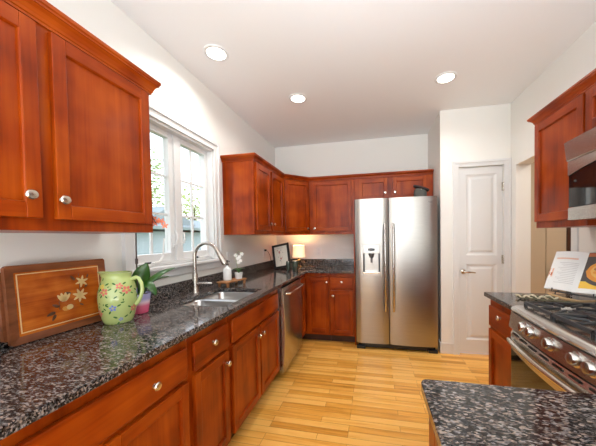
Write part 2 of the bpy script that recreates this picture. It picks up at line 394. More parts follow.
for yy, s_ in ((1.728, -1), (1.802, 1)):
    b = B(); b.box(-.05, -.040, yy-.009, yy+.009, 1.27, 1.37)
    b.tube([(-.040, yy, 1.29), (-.022, yy, 1.30), (-.012, yy, 1.33), (-.012, yy, 1.37), (-.02, yy, 1.385)], [.006, .007, .007, .006, .004], 8)
    struct('sash_lock', b, WHP, wn, smooth=True)
# crank operators
b = B(); b.box(-.05, .0, 1.40, 1.50, WZ0+.002, WZ0+.026); b.tube([(-.01, 1.46, 1.175), (.008, 1.48, 1.172), (.01, 1.53, 1.182), (.01, 1.56, 1.22), (.008, 1.565, 1.28), (.008, 1.575, 1.34)], [.007, .007, .006, .005, .005, .006], 8)
ck = struct('crank_operator', b, WHP, wn, bevel=.004)
struct('crank_hub', B().box(-.012, .002, 1.425, 1.475, WZ0+.024, WZ0+.036), BLK, ck, bevel=.003)
b = B(); b.box(-.05, .0, 1.94, 2.04, WZ0+.002, WZ0+.026); b.tube([(-.01, 1.95, 1.18), (.012, 1.95, 1.176), (.02, 2.0, 1.18), (.02, 2.05, 1.185)], [.007, .007, .006, .008], 8)
ck = struct('crank_operator', b, WHP, wn, bevel=.004)
struct('crank_hub', B().box(-.012, .002, 1.935, 1.965, WZ0+.024, WZ0+.04), BLK, ck, bevel=.003)
# unseen rear window, put in to reflect a bright band in the refrigerator
rw = thing('window_2', None, None, (1.9, -3.6, .7), kind='structure')
b = B()
for x in (.3, 1.33, 2.4, 3.44): b.box(x, x+.06, -3.62, -3.54, .7, 2.4)
b.box(.3, 3.5, -3.62, -3.54, .7, .76); b.box(.3, 3.5, -3.62, -3.54, 2.34, 2.4)
struct('window_frame', b, TRIM, rw); struct('window_pane', B().box(.36, 3.44, -3.59, -3.585, .76, 2.34), GLASS, rw)

# ------------------------------------------------------------------ outside
struct('ground', B().box(-40, 30, -30, 40, -1.3, -1.2), flat('lawn', (.16, .24, .07), .9))
SID = flat('pale_siding', (.44, .50, .53), .6); ROOFM = flat('grey_roof_shingle', (.27, .31, .31), .9)
h = thing('neighbour_house', 'pale blue sided house with low grey roof seen outside the sink window', 'house', (-7.5, 8, -1.2))
b = B(); z = -1.2
while z < 1.62:
    b.loft([[(-6.0, y, z), (-6.035, y, z+.105), (-6.4, y, z+.105), (-6.4, y, z)] for y in (2.5, 13)], 0); z += .105
b.box(-9.6, -6.3, 2.5, 13, -1.2, 1.6)
mk('siding_wall', b, SID, h)
b = B(); b.loft([[(-5.6, y, 1.70), (-5.6, y, 1.80), (-8, y, 2.36), (-10.4, y, 1.80), (-10.4, y, 1.70)] for y in (2.2, 13.3)])
b.loft([[(x, 7.2, 1.9), (x, 8.6, 2.62), (x, 10.0, 1.9)] for x in (-8.0, -6.1)])
mk('roof', b, ROOFM, h)
for y in (8.1, 10.4):
    b = B(); b.box(-6.05, -5.96, y, y+.7, .3, 1.35); wf = mk('house_window', b, TRIM, h); mk('pane', B().box(-5.96, -5.95, y+.06, y+.64, .36, 1.29), BGL, wf)
LEAF = flat('tree_leaf', (.40, .50, .22), .7); LEAF2 = flat('tree_leaf_light', (.50, .58, .24), .7); BARK = flat('bark', (.12, .08, .05), .9)
def tree(loc, hgt, rad, label, mt, n=1300):
    t = thing('leafy_tree', label, 'tree', loc); x, y, z = loc
    b = B(); b.tube([(x, y, z), (x+.1, y, z+hgt*.35), (x, y+.1, z+hgt*.75)], [.16, .12, .05], 8)
    for k in range(6):
        a = k*1.1; b.tube([(x+.05, y, z+hgt*(.35+.05*k)), (x+math.cos(a)*rad*.6, y+math.sin(a)*rad*.6, z+hgt*(.55+.05*k))], [.05, .02], 6)
    mk('trunk', b, BARK, t, smooth=True)
    b = B()
    for k in range(n):
        a, c = random.uniform(0, 2*PI), random.uniform(-1, 1); q = random.random()**.4; s_ = math.sqrt(1-c*c)
        p = Vector((x+rad*q*s_*math.cos(a), y+rad*q*s_*math.sin(a), z+hgt*.68+hgt*.34*q*c))
        M = Matrix.Translation(p) @ Matrix.Rotation(random.uniform(0, 6), 4, 'Z') @ Matrix.Rotation(random.uniform(0, 3), 4, 'X')
        L = random.uniform(.09, .18); b.poly([(-L, 0, 0), (0, -L*.5, .02), (L, 0, 0), (0, L*.5, .02)], 0, M)
    mk('foliage', b, mt, t, recalc=False)
tree((-13.5, 19.5, -1.2), 7.0, 2.2, 'pale green tree rising behind the house roof, seen in the right window sash', LEAF2)
tree((-12.5, 13.0, -1.2), 8.5, 1.9, 'darker green tree seen high in the left window sash', LEAF)

# ================================================================== CABINETS
def rail(M, b, w, hh, x0=0, z0=0, t=.02, fw_=.044, mz=0, mh=1):
    rw_ = fw_+.008
    x1, z1 = x0+w, z0+hh
    b.box(x0, x0+fw_, -t, 0, z0, z1, mz, M); b.box(x1-fw_, x1, -t, 0, z0, z1, mz, M)
    b.box(x0+fw_, x1-fw_, -t, 0, z0, z0+rw_, mh, M); b.box(x0+fw_, x1-fw_, -t, 0, z1-rw_, z1, mh, M)
    # bevelled inner edge down to the recessed panel
    a, c, e, f = x0+fw_, x1-fw_, z0+rw_, z1-rw_
    def rg(d, y): return [(a+d, y, e+d), (c-d, y, e+d), (c-d, y, f-d), (a+d, y, f-d)]
    b.loft([rg(-.001, -t+.001), rg(.0015, -t+.004), rg(.003, -t+.012)], mz, False, False, M)
    b.box(a, c, -t+.012, -.002, e, f, mz, M)
def knob(par, M, x, z, y0=-.02, mt=None):
    b = B(); K = M @ Matrix.Translation((x, y0, z)) @ Matrix.Rotation(PI/2, 4, 'X')
    b.lathe((0, 0, 0), [(.0095, 0), (.0095, .002), (.006, .004), (.0055, .010), (.010, .013), (.0160, .0155), (.0168, .019), (.0135, .0235), (.004, .025)], 18, 0, K)
    mk('knob', b, mt or NICK, par, smooth=True)
def hmat(u): return WX if abs(u[0]) > abs(u[1]) else WY
def cabinet(name, label, cat, O, u, n, w, z0, z1, depth, items, group=None, toe=False, cut=None):
    M = frameM(O, u, n); hm = hmat(u)
    O3 = M @ Vector((w/2, depth/2, z0 if not toe else 0))
    t = thing(name, label, cat, O3, group)
    b = B()
    if toe:
        b.box(0, w, 0, depth, .10, z1, 0, M)
        if cut: # leave room for the bowls
            b = B(); b.box(0, w, 0, .02, .10, z1, 0, M); b.box(0, w, 0, depth, .10, .12, 0, M); b.box(0, .018, .02, depth, .12, z1, 0, M); b.box(w-.018, w, .02, depth, .12, z1, 0, M)
    else: b.box(0, w, 0, depth, z0, z1, 0, M)
    mk('body', b, [WZ, hm], t, bevel=.0015)
    if toe: mk('toe_kick', B().box(.0, w, .075, .09, .0, .10, 0, M), TOE, t)
    for it in items:
        k, x0, x1, a, c = it[:5]; b = B()
        if k == 'door': rail(M, b, x1-x0, c-a, x0, a)
        else: b.box(x0, x1, -.02, 0, a, c, 1, M)
        p = mk('door' if k == 'door' else 'drawer', b, [WZ, hm], t, bevel=.0022 if k == 'door' else .005)
        for kn in it[5:]:
            knob(p, M, kn[0], kn[1])
    return t
UY = (0, 1, 0); NX = (1, 0, 0); UX = (1, 0, 0); NY = (0, -1, 0)
ZB, ZT = .882, .882
# near wall cabinet on the left wall (front frame at x=.33)
ZU0, ZU1 = 1.367, 2.10
def upper(label, O, u, n, w, items, z0=ZU0, depth=.328, group='cherry wall cabinets'):
    return cabinet('wall_cabinet', label, 'cabinet', O, u, n, w, z0, ZU1, depth, items, group)
DU0, DU1 = ZU0+.042, 2.072
upper('large cherry two-door wall cabinet above the floral wooden tray', (.33, .235, 0), UY, NX, .918,
      [('door', .025, .447, DU0, DU1, (.408, 1.484)), ('door', .489, .895, DU0, DU1, (.503, 1.479))])
upper('cherry two-door wall cabinet between the window and the corner', (.33, 2.334, 0), UY, NX, .832,
      [('door', .04, .385, DU0, DU1, (.362, 1.484)), ('door', .435, .80, DU0, DU1, (.457, 1.484))])
# diagonal corner cabinet
t = thing('corner_wall_cabinet', 'cherry diagonal corner wall cabinet above the small lit lamp', 'cabinet', (.3, 3.47, ZU0), 'cherry wall cabinets')
mk('body', B().prism([(.002, 3.168), (.33, 3.168), (.608, 3.446), (.608, YB-.002), (.002, YB-.002)], ZU0, ZU1), WZ, t, bevel=.0015)
q = .2*math.sqrt(.5)
Md = frameM((.33, 3.166, 0), (1, 1, 0), (1, -1, 0)); b = B(); rail(Md, b, .35, DU1-DU0, .023, DU0)
p = mk('door', b, [WZ, WX], t, bevel=.0022); knob(p, Md, .352, 1.45)
upper('cherry single-door wall cabinet on the back wall left of the refrigerator', (.612, YB-.33, 0), UX, NY, .606,
      [('door', .05, .567, DU0, DU1, (.073, 1.45))])
upper('short wide cherry two-door wall cabinet over the refrigerator', (1.22, YB-.33, 0), UX, NY, .966,
      [('door', .06, .415, 1.80, DU1, (.390, 1.885)), ('door', .485, .885, 1.80, DU1, (.51, 1.885))], z0=1.785)
upper('cherry single-door wall cabinet left of the microwave', (2.577, 2.098, 0), (0, -1, 0), (-1, 0, 0), .443,
      [('door', .012, .435, DU0, DU1)], depth=.308)
upper('short cherry wall cabinet directly above the microwave', (2.577, 1.654, 0), (0, -1, 0), (-1, 0, 0), .78,
      [('door', .010, .385, 1.86, DU1, (.365, 1.90)), ('door', .395, .77, 1.86, DU1, (.415, 1.90))], z0=1.82, depth=.308)
CR = [(0, 2.082), (.007, 2.082), (.007, 2.090), (.011, 2.093), (.013, 2.102), (.020, 2.113), (.029, 2.120), (.033, 2.121), (.033, 2.126), (.038, 2.129), (.038, 2.139), (0, 2.139)]
CRN = [(o, z if z < 2.1 else z+(z-2.1)*.38) for o, z in CR]
CRG = 'cherry crown mouldings on the wall cabinets'
mk('crown_moulding', B().sweep([(.002, .235), (.331, .235), (.331, 1.154), (.002, 1.154)], [(o+.0005, z) for o, z in CRN]), WY, label='cherry crown moulding around the top of the large near left wall cabinet', cat='moulding', group=CRG)
mk('crown_moulding', B().sweep([(.002, 2.333), (.331, 2.333), (.331, 3.166), (.612, 3.445), (2.187, 3.445)], [(o+.0005, z) for o, z in CR]), WX, label='cherry crown moulding running round the corner and over the refrigerator cabinets', cat='moulding', group=CRG)
mk('crown_moulding', B().sweep([(2.885, 2.099), (2.576, 2.099), (2.576, .874)], [(o+.0005, z) for o, z in CR]), WY, label='cherry crown moulding above the microwave on the right wall', cat='moulding', group=CRG)

def base(label, O, u, n, w, items, depth=.588, cut=None, name='base_cabinet'):
    return cabinet(name, label, 'cabinet', O, u, n, w, 0, ZB, depth, items, 'cherry base cabinets', True, cut)
DB0, DB1, DR0, DR1 = .125, .668, .69, .832
base('cherry base cabinet with one wide drawer and two doors below the floral tray', (.59, .20, 0), UY, NX, .858,
     [('drawer', .02, .838, DR0, DR1, (.19, .757), (.648, .757)), ('door', .02, .40, DB0, DB1, (.375, .62)), ('door', .465, .838, DB0, DB1, (.49, .62))])
base('narrow cherry base cabinet with a drawer over one door left of the sink cabinet', (.59, 1.06, 0), UY, NX, .343,
     [('drawer', .025, .32, DR0, DR1, (.172, .775)), ('door', .025, .32, DB0, DB1, (.298, .60))])
base('cherry sink base cabinet with a long blank front over two doors', (.59, 1.405, 0), UY, NX, .835,
     [('drawer', .025, .81, DR0, DR1), ('door', .025, .405, DB0, DB1, (.38, .60)), ('door', .425, .81, DB0, DB1, (.45, .60))], cut=True, name='sink_cabinet')
# corner base with two doors meeting at the inner corner
t = thing('corner_base_cabinet', 'cherry corner base cabinet with two full-height doors beyond the dishwasher', 'cabinet', (.45, 3.3, 0), 'cherry base cabinets')
b = B(); b.cells([.002, .59, .912], [2.858, 3.186, YB-.002], lambda i, j: not (i == 1 and j == 0), .10, ZB)
mk('body', b, WZ, t, bevel=.0015)
b = B(); b.cells([.3, .515, .912], [2.858, 3.261, 3.5], lambda i, j: not (i == 1 and j == 0), 0, .10); mk('toe_kick', b, TOE, t)
M1 = frameM((.59, 2.858, 0), UY, NX); b = B(); rail(M1, b, .285, DR1-DB0, .015, DB0, fw_=.05); p = mk('door', b, [WZ, WY], t, bevel=.0022); knob(p, M1, .045, .62)
M2 = frameM((.59, 3.186, 0), UX, NY); b = B(); rail(M2, b, .275, DR1-DB0, .04, DB0, fw_=.05); p = mk('door', b, [WZ, WX], t, bevel=.0022); knob(p, M2, .292, .77)
base('narrow cherry base cabinet with a drawer over a door beside the refrigerator', (.914, 3.186, 0), UX, NY, .308,
     [('drawer', .018, .292, DR0+.005, DR1, (.155, .775)), ('door', .018, .292, DB0, DB1, (.045, .60))])
base('cherry base cabinet with a drawer over a door between the pantry and the range', (2.27, 2.055, 0), (0, -1, 0), (-1, 0, 0), .418,
     [('drawer', .02, .398, DR0, DR1, (.20, .79)), ('door', .02, .398, DB0, DB1)], depth=.61)
# panels between refrigerator and cabinets
mk('refrigerator_side_panel', B().box(1.2235, 1.2375, 3.166, YB-.002, 0, 1.78), WZ, label='thin cherry end panel between the back counter and the refrigerator', cat='panel')

# peninsula
t = thing('peninsula_cabinet', 'cherry peninsula base under the foreground granite top', 'cabinet', (2.2, .45, 0), 'cherry base cabinets')
mk('body', B().box(1.616, XR-.002, .17, .757, .0, ZB), [WZ], t, bevel=.0015)
Mp = frameM((1.616, .757, 0), (0, -1, 0), (-1, 0, 0)); b = B(); rail(Mp, b, .585, .84, .0, .03, t=.014, fw_=.07); mk('end_panel', b, [WZ, WY], t, bevel=.002)

# ------------------------------------------------------------------ worktops
S = thing('granite_worktop', 'speckled dark granite worktop wrapping the left and back walls with a sink cutout', 'worktop', (.3, 1.9, .884), 'granite worktops')
SX0, SX1, SY0, SYM0, SYM1, SY1 = .18, .56, 1.425, 1.69, 1.715, 1.975
b = B(); b.cells([.002, SX0, SX1, .636, 1.221], [.19, SY0, SY1, YB-.636, YB-.002],
        lambda i, j: (i == 3 and j == 3) or (i < 3 and not (i == 1 and j == 1)), .884, .914)
mk('slab', b, GRAN, S, bevel=.004)
b = B(); b.box(.002, .022, .19, YB-.002, .915, 1.008); b.box(.022, 1.221, YB-.022, YB-.002, .915, 1.008)
mk('backsplash', b, GRAN, S, bevel=.002)
mk('granite_worktop', B().box(2.236, XR-.002, 1.634, 2.078, .884, .914), GRAN, bevel=.004, label='small speckled granite worktop between the range and the hall opening', cat='worktop', group='granite worktops')
b = B(); r_ = .022
b.prism([(XR-.002, .12), (XR-.002, .868), (2.236, .868), (2.236, .79)]+[(1.585+r_-r_*math.sin(a), .79-r_+r_*math.cos(a)) for a in [PI/2*k/6 for k in range(7)]]+[(1.585+r_-r_*math.cos(a), .12+r_-r_*math.sin(a)) for a in [PI/2*k/6 for k in range(7)]], .884, .914)
mk('granite_worktop', b, GRAN, bevel=.004, label='large speckled granite peninsula top in the bottom right foreground', cat='worktop', group='granite worktops')

# ------------------------------------------------------------------ sink + faucet
sk = thing('double_sink', 'stainless undermount double-bowl sink in the left worktop', 'sink', (.37, 1.70, .70))
def bowl(y0, y1, depth):
    x0, x1, zt, zb = SX0-.006, SX1+.006, .883, .883-depth
    def rr(d, z, r=.05):
        pts = []; 
        for cx, cy, a0 in ((x1-r, y1-r, 0), (x0+r, y1-r, 90), (x0+r, y0+r, 180), (x1-r, y0+r, 270)):
            for k in range(6): a = math.radians(a0+18*k); pts.append((cx+(r-d)*math.cos(a), cy+(r-d)*math.sin(a), z))
        return pts
    b = B(); b.loft([rr(-.0, zt), rr(.006, zt-.01), rr(.010, zb+.03), rr(.022, zb+.006), rr(.04, zb)], 0, False)
    b.poly(rr(.04, zb))
    p = mk('bowl', b, SINKM, sk, smooth=True, solid=.002)
    mk('drain', B().lathe(((x0+x1)/2, (y0+y1)/2, zb+.001), [(.045, 0), (.045, .003), (.035, .004), (.03, .001), (.002, .001)], 20), CHR, p, smooth=True)
bowl(SY0-.006, SYM0, .19); bowl(SYM1, SY1+.006, .17)
mk('divider', B().box(SX0, SX1, SYM0, SYM1, .868, .884), SINKM, sk, bevel=.006)
fc = thing('kitchen_faucet', 'brushed nickel gooseneck pull-down faucet behind the sink', 'faucet', (.098, 1.77, .914))
fx, fy = .098, 1.77
b = B(); b.lathe((fx, fy, .914), [(.030, 0), (.030, .004), (.025, .012), (.022, .05), (.021, .14), (.016, .155)], 24)
mk('base', b, FAUC, fc, smooth=True)
arc = [(fx, fy, 1.06), (fx, fy, 1.20)]+[(fx+.098-.098*math.cos(a), fy+.01*math.sin(a/2), 1.20+.098*math.sin(a)) for a in [PI*k/14 for k in range(1, 13)]]
mk('gooseneck', B().tube(arc, .0135, 14), FAUC, fc, smooth=True)
e = Vector(arc[-1]); dd = (Vector(arc[-1])-Vector(arc[-2])).normalized()
mk('spray_head', B().tube([e-dd*.005, e+dd*.02, e+dd*.04, e+dd*.11, e+dd*.125], [.0135, .0155, .017, .021, .018], 16), FAUC, fc, smooth=True)
b = B(); b.tube([(fx+.018, fy, .982), (fx+.05, fy+.008, .984), (fx+.085, fy+.02, .988), (fx+.12, fy+.035, .984)], [.014, .013, .009, .008], 12)
mk('lever_handle', b, FAUC, fc, smooth=True)

# ------------------------------------------------------------------ dishwasher
dw = thing('dishwasher', 'stainless steel dishwasher with curved bar handle between the sink and corner cabinets', 'dishwasher', (.4, 2.55, 0))
mk('case', B().box(.02, .60, 2.247, 2.853, .10, .868), DGRY, dw)
mk('toe_panel', B().box(.50, .52, 2.25, 2.85, .005, .10), BLK, dw)
def dwx(z): # bowed front
    return .635+.022*math.sin(PI*min(1, max(0, (z-.09)/.79)))
zz = [.078+.787*k/14 for k in range(15)]
b = B(); b.loft([[(.601, y, z), (dwx(z)-.004*(y in (2.2465, 2.8535)), y, z)] for y in (0,) for z in (0, 1)] if 0 else [[(.601, 2.248, z), (dwx(z)-.006, 2.248, z), (dwx(z), 2.258, z), (dwx(z), 2.842, z), (dwx(z)-.006, 2.852, z), (.601, 2.852, z)] for z in zz])
mk('door', b, STY, dw, smooth=True)
b = B(); b.tube([(.655, 2.29, .805), (.688, 2.31, .808), (.700, 2.42, .812), (.702, 2.55, .814), (.700, 2.68, .812), (.688, 2.79, .808), (.655, 2.81, .805)], .0105, 12)
mk('handle', b, NICK, dw, smooth=True)

# ------------------------------------------------------------------ refrigerator
FX0, FX1, FY, FZ = 1.249, 2.152, 3.066, 1.765
fr = thing('refrigerator', 'tall stainless steel side-by-side refrigerator with water dispenser', 'refrigerator', (1.70, 3.4, 0))
mk('case', B().box(FX0+.006, FX1-.004, 3.16, YB-.02, .05, 1.748), DGRY, fr, bevel=.004)
mk('base_grille', B().box(FX0+.02, FX1-.02, 3.12, 3.5, .012, .075), BLK, fr)
for x in (FX0+.05, FX1-.05): mk('foot', B().box(x-.05, x+.05, 3.085, 3.13, 0, .035), BLK, fr, bevel=.006)
DS = (1.313, 1.552, .872, 1.232)
def fdoor(x0, x1, hole=None):
    b = B(); n = 12
    xs = [x0+(x1-x0)*k/n for k in range(n+1)]
    if hole: xs = sorted(set([x for x in xs if not (hole[0]-.02 < x < hole[1]+.02)]+[hole[0], hole[1]]))
    zs = [.075, FZ] if not hole else [.075, hole[2], hole[3], FZ]
    mid = (x0+x1)/2; hw = (x1-x0)/2
    def yy(x): r = abs((x-mid)/hw); return FY+.016*r*r+(.0 if r < .95 else .006)
    # front skin grid
    V = {}
    def v(i, k, back=False):
        key = (i, k, back)
        if key not in V: V[key] = b.bm.verts.new((xs[i], 3.155 if back else yy(xs[i]), zs[k]))
        return V[key]
    for i in range(len(xs)-1):
        for k in range(len(zs)-1):
            inh = hole and xs[i] >= hole[0]-1e-6 and xs[i+1] <= hole[1]+1e-6 and k == 1
            if inh: continue
            b.bm.faces.new((v(i, k), v(i+1, k), v(i+1, k+1), v(i, k+1)))
    L, K = len(xs)-1, len(zs)-1
    for k in range(K):
        b.bm.faces.new((v(0, k), v(0, k+1), v(0, k+1, True), v(0, k, True))); b.bm.faces.new((v(L, k), v(L, k, True), v(L, k+1, True), v(L, k+1)))
    for i in range(L):
        b.bm.faces.new((v(i, K), v(i+1, K), v(i+1, K, True), v(i, K, True))); b.bm.faces.new((v(i, 0), v(i, 0, True), v(i+1, 0, True), v(i+1, 0)))
    return b
dl = mk('freezer_door', fdoor(FX0, 1.624, DS), STX, fr, smooth=True, ang=25)
dr = mk('refrigerator_door', fdoor(1.634, FX1), STX, fr, smooth=True, ang=25)
for dpar, x in ((dl, 1.585), (dr, 1.676)):
    b = B(); b.tube([(x, FY+.01, .47), (x, FY-.03, .475), (x, FY-.048, .52), (x, FY-.052, .97), (x, FY-.048, 1.42), (x, FY-.03, 1.465), (x, FY+.01, 1.47)], [.012, .013, .014, .014, .014, .013, .012], 14)
    mk('handle', b, STZ, dpar, smooth=True)
b = B(); x0, x1, z0, z1 = DS
fy0 = FY-.006
b.box(x0, x0+.024, fy0, fy0+.022, z0, z1); b.box(x1-.024, x1, fy0, fy0+.022, z0, z1); b.box(x0+.024, x1-.024, fy0, fy0+.022, z0, z0+.03); b.box(x0+.024, x1-.024, fy0, fy0+.022, z1-.10, z1)
b.box(x0+.01, x1-.01, fy0+.07, fy0+.075, z0+.01, z1-.09)
dp = mk('dispenser', b, STX, dl, bevel=.003, label='chrome-framed water and ice dispenser')
D = [(x0+.024, x0+.04), (x1-.04, x1-.024)]
for a, c in D: mk('recess_side', B().box(a, c, fy0+.015, fy0+.068, z0+.03, z1-.10), DGRY, dl)
mk('drip_tray', B().box(x0+.02, x1-.02, fy0-.006, fy0+.07, z0+.028, z0+.045), CHR, dl, bevel=.003)
b = B(); b.cyl(((x0+x1)/2, fy0+.03, z1-.15), ((x0+x1)/2, fy0+.03, z1-.10), [.022, .034], 20); b.box((x0+x1)/2-.012, (x0+x1)/2+.012, fy0+.03, fy0+.05, z1-.21, z1-.14)
mk('nozzle', b, DGRY, dl)
b = B(); b.tube([((x0+x1)/2-.036+.036*(1-math.cos(a)), fy0-.002, z1-.055+.014*math.sin(a)) for a in [2*PI*k/20 for k in range(20)]], .003, 6, 0, True)
b.box((x0+x1)/2-.036, (x0+x1)/2+.036, fy0-.004, fy0+.002, z1-.068, z1-.042)
mk('display', b, BGL, dl)
def text(s, size, M, mt, par, depth=.001, name='lettering'):
    c = bpy.data.curves.new(name, 'FONT'); c.body = s; c.size = size; c.extrude = depth; c.align_x = 'CENTER'; c.align_y = 'CENTER'; c.resolution_u = 3
    o = bpy.data.objects.new(name, c); COL.objects.link(o); bpy.context.view_layer.update()
    me = bpy.data.meshes.new_from_object(o.evaluated_get(bpy.context.evaluated_depsgraph_get())); bpy.data.objects.remove(o)
    me.transform(Matrix.Translation(-org(par)) @ M); me.materials.clear(); me.materials.append(mt)
    o = bpy.data.objects.new(name, me); COL.objects.link(o); o.parent = par; ORG[o.name] = org(par); return o
text('SAMSUNG', .019, Matrix.Translation((2.045, FY+.0085, 1.700)) @ Matrix.Rotation(PI/2, 4, 'X'), DGRY, dr, .002)

# ------------------------------------------------------------------ range
RY0, RY1 = .876, 1.630
rg = thing('gas_range', 'stainless steel gas range with black grates and a bowed front', 'range', (2.55, 1.25, 0))
mk('case', B().box(2.262, 2.880, RY0, RY1, .04, .905), DGRY, rg)
def bow(y, a): s_ = (y-RY0)/(RY1-RY0)*2-1; return a*(1-s_*s_)
ysr = [RY0+(RY1-RY0)*k/20 for k in range(21)]
# rounded-nose cooktop
b = B(); b.loft([[(2.882, y, .906), (2.882, y, .930), (2.23-bow(y, .012), y, .932), (2.212-bow(y, .014), y, .926), (2.205-bow(y, .015), y, .914), (2.21-bow(y, .015), y, .902), (2.25, y, .902)] for y in ysr])
mk('cooktop', b, STY, rg, smooth=True, ang=50)
b = B(); b.loft([[(2.262, y, .899), (2.205-bow(y, .015), y, .899), (2.194-bow(y, .02), y, .815), (2.200-bow(y, .02), y, .809), (2.262, y, .806)] for y in ysr])
cp = mk('control_panel', b, STY, rg, smooth=True, ang=30)
for ky in (1.465, 1.395, 1.258, 1.118, 1.048):
    kx = 2.200-bow(ky, .0175); M = Matrix.Translation((kx, ky, .862)) @ Matrix.Rotation(-PI/2+.14, 4, 'Y')
    b = B(); b.lathe((0, 0, 0), [(.029, -.004), (.029, .003), (.024, .005), (.023, .020), (.019, .026), (.006, .028)], 24, 0, M)
    mk('knob', b, STZ, cp, smooth=True, ang=40)
def doorx(y, z): return 2.196-bow(y, .03)
b = B(); zt = .798
b.loft([[(2.262, y, zt), (2.214-bow(y, .028), y, zt), (2.204-bow(y, .03), y, .778), (2.206-bow(y, .03), y, .690), (2.262, y, .690)] for y in ysr])
dd_ = mk('oven_door', b, STY, rg, smooth=True, ang=30)
# lower edge arch strip: glass below
b = B(); b.loft([[(2.261, y, .24), (2.206-bow(y, .012), y, .24), (2.206-bow(y, .012), y, .689), (2.261, y, .689)] for y in ysr])
mk('oven_glass', b, BGL, dd_, smooth=True, ang=30)
for k in range(8):
    b = B(); y = RY0+.07+k*.088
    M = Matrix.Translation((2.2085-bow(y, .0292), y, .7885))
    b.box(-.006, .004, -.026, .026, -.0035, .0035, 0, M)
    mk('vent_slot', b, BLK, dd_)
b = B(); hp = [(2.212, RY1-.015, .748)]+[(2.190-bow(y, .038), y, .748) for y in [RY1-.03-(RY1-RY0-.06)*k/18 for k in range(19)]]+[(2.212, RY0+.015, .748)]
mk('handle', B().tube(hp, .0145, 14), NICK, dd_, smooth=True)
b = B(); b.loft([[(2.262, y, .05), (2.20-bow(y, .012), y, .05), (2.20-bow(y, .012), y, .232), (2.262, y, .232)] for y in ysr])
mk('warming_drawer', b, STY, rg, smooth=True, ang=30)
# burners and grates
bi = 0
for bx, by, r in ((2.42, 1.45, .048), (2.72, 1.45, .038), (2.57, 1.255, .05), (2.42, 1.06, .042), (2.72, 1.06, .045)):
    b = B(); b.lathe((bx, by, .931), [(r*1.5, 0), (r*1.5, .002), (r*1.05, .006), (r*1.05, .014)], 24)
    bn = mk('burner', b, NICK, rg, smooth=True, label='pale metal burner ring')
    mk('burner_cap', B().lathe((bx, by, .945), [(r, 0), (r, .006), (r*.85, .01), (.002, .010)], 24), IRON, bn, smooth=True)
for gy0, gy1 in ((1.385, 1.60), (1.155, 1.375), (.905, 1.145)):
    b = B(); x0, x1, zg, r = 2.262, 2.85, .953, .010
    def bar(p, q_, rr=r): b.tube([p, q_], rr, 6)
    bar((x0, gy0, zg), (x1, gy0, zg)); bar((x0, gy1, zg), (x1, gy1, zg)); bar((x0, gy0, zg), (x0, gy1, zg)); bar((x1, gy0, zg), (x1, gy1, zg)); bar(((x0+x1)/2, gy0, zg), ((x0+x1)/2, gy1, zg))
    cy = (gy0+gy1)/2
    for cx in (x0+.13, x1-.13):
        for ax, ay in ((1, 0), (-1, 0), (0, 1), (0, -1)):
            p0 = (cx+ax*.035, cy+ay*.035, zg+.004); p1 = (cx+ax*.135, cy+ay*(gy1-gy0)/2, zg)
            bar(p0, p1, .0075)
        for sx_, sy_ in ((1, 1), (1, -1), (-1, 1), (-1, -1)): bar((cx+sx_*.04, cy+sy_*.04, zg+.002), (cx+sx_*.12, cy+sy_*(gy1-gy0)*.46, zg), .007)
    for fx_ in (x0, x1):
        for fy_ in (gy0, gy1): b.cyl((fx_, fy_, .932), (fx_, fy_, zg), .009, 8)
    mk('grate', b, IRON, rg, smooth=True, label='black cast iron grate')

# ------------------------------------------------------------------ microwave
mw = thing('microwave', 'stainless over-the-range microwave with dark glass under the short cabinet', 'microwave', (2.68, 1.25, 1.378))
MZ0, MZ1, MXF = 1.398, 1.806, 2.482
mk('case', B().box(2.50, 2.882, RY0, 1.632, MZ0+.003, MZ1), DGRY, mw)
yc = (RY0+1.632)/2
ys2 = [RY0+(1.632-RY0)*k/20 for k in range(21)]
def mb(y, a=.014): s_ = (y-yc)/(1.632-RY0)*2; return a*(1-s_*s_)
b = B(); b.loft([[(2.50, y, MZ1), (MXF-.028-mb(y), y, MZ1), (MXF-.016-mb(y), y, 1.712), (MXF-.010-mb(y), y, 1.706), (2.50, y, 1.706)] for y in ys2])
mk('top_vent', b, STY, mw, smooth=True, ang=30)
b = B(); b.loft([[(2.50, y, 1.705), (MXF-.004-mb(y), y, 1.705), (MXF-.004-mb(y), y, MZ0+.067), (2.50, y, MZ0+.067)] for y in ys2])
md = mk('door', b, BGL, mw, smooth=True, ang=30)
# arched steel band across the top of the door
rings = []
for y in ys2:
    s_ = (y-yc)/(1.632-RY0)*2; zl = 1.672-.042*s_*s_
    rings.append([(MXF-.003-mb(y), y, 1.7045), (MXF-.010-mb(y), y, 1.7045), (MXF-.010-mb(y), y, zl), (MXF-.003-mb(y), y, zl)])
mk('arched_trim', B().loft(rings), STY, md, smooth=True, ang=30)
b = B(); b.loft([[(2.50, y, MZ0+.066), (MXF-.007-mb(y), y, MZ0+.064), (MXF-.007-mb(y), y, MZ0), (2.50, y, MZ0)] for y in ys2])
mk('bottom_trim', b, STY, mw, smooth=True, ang=30)

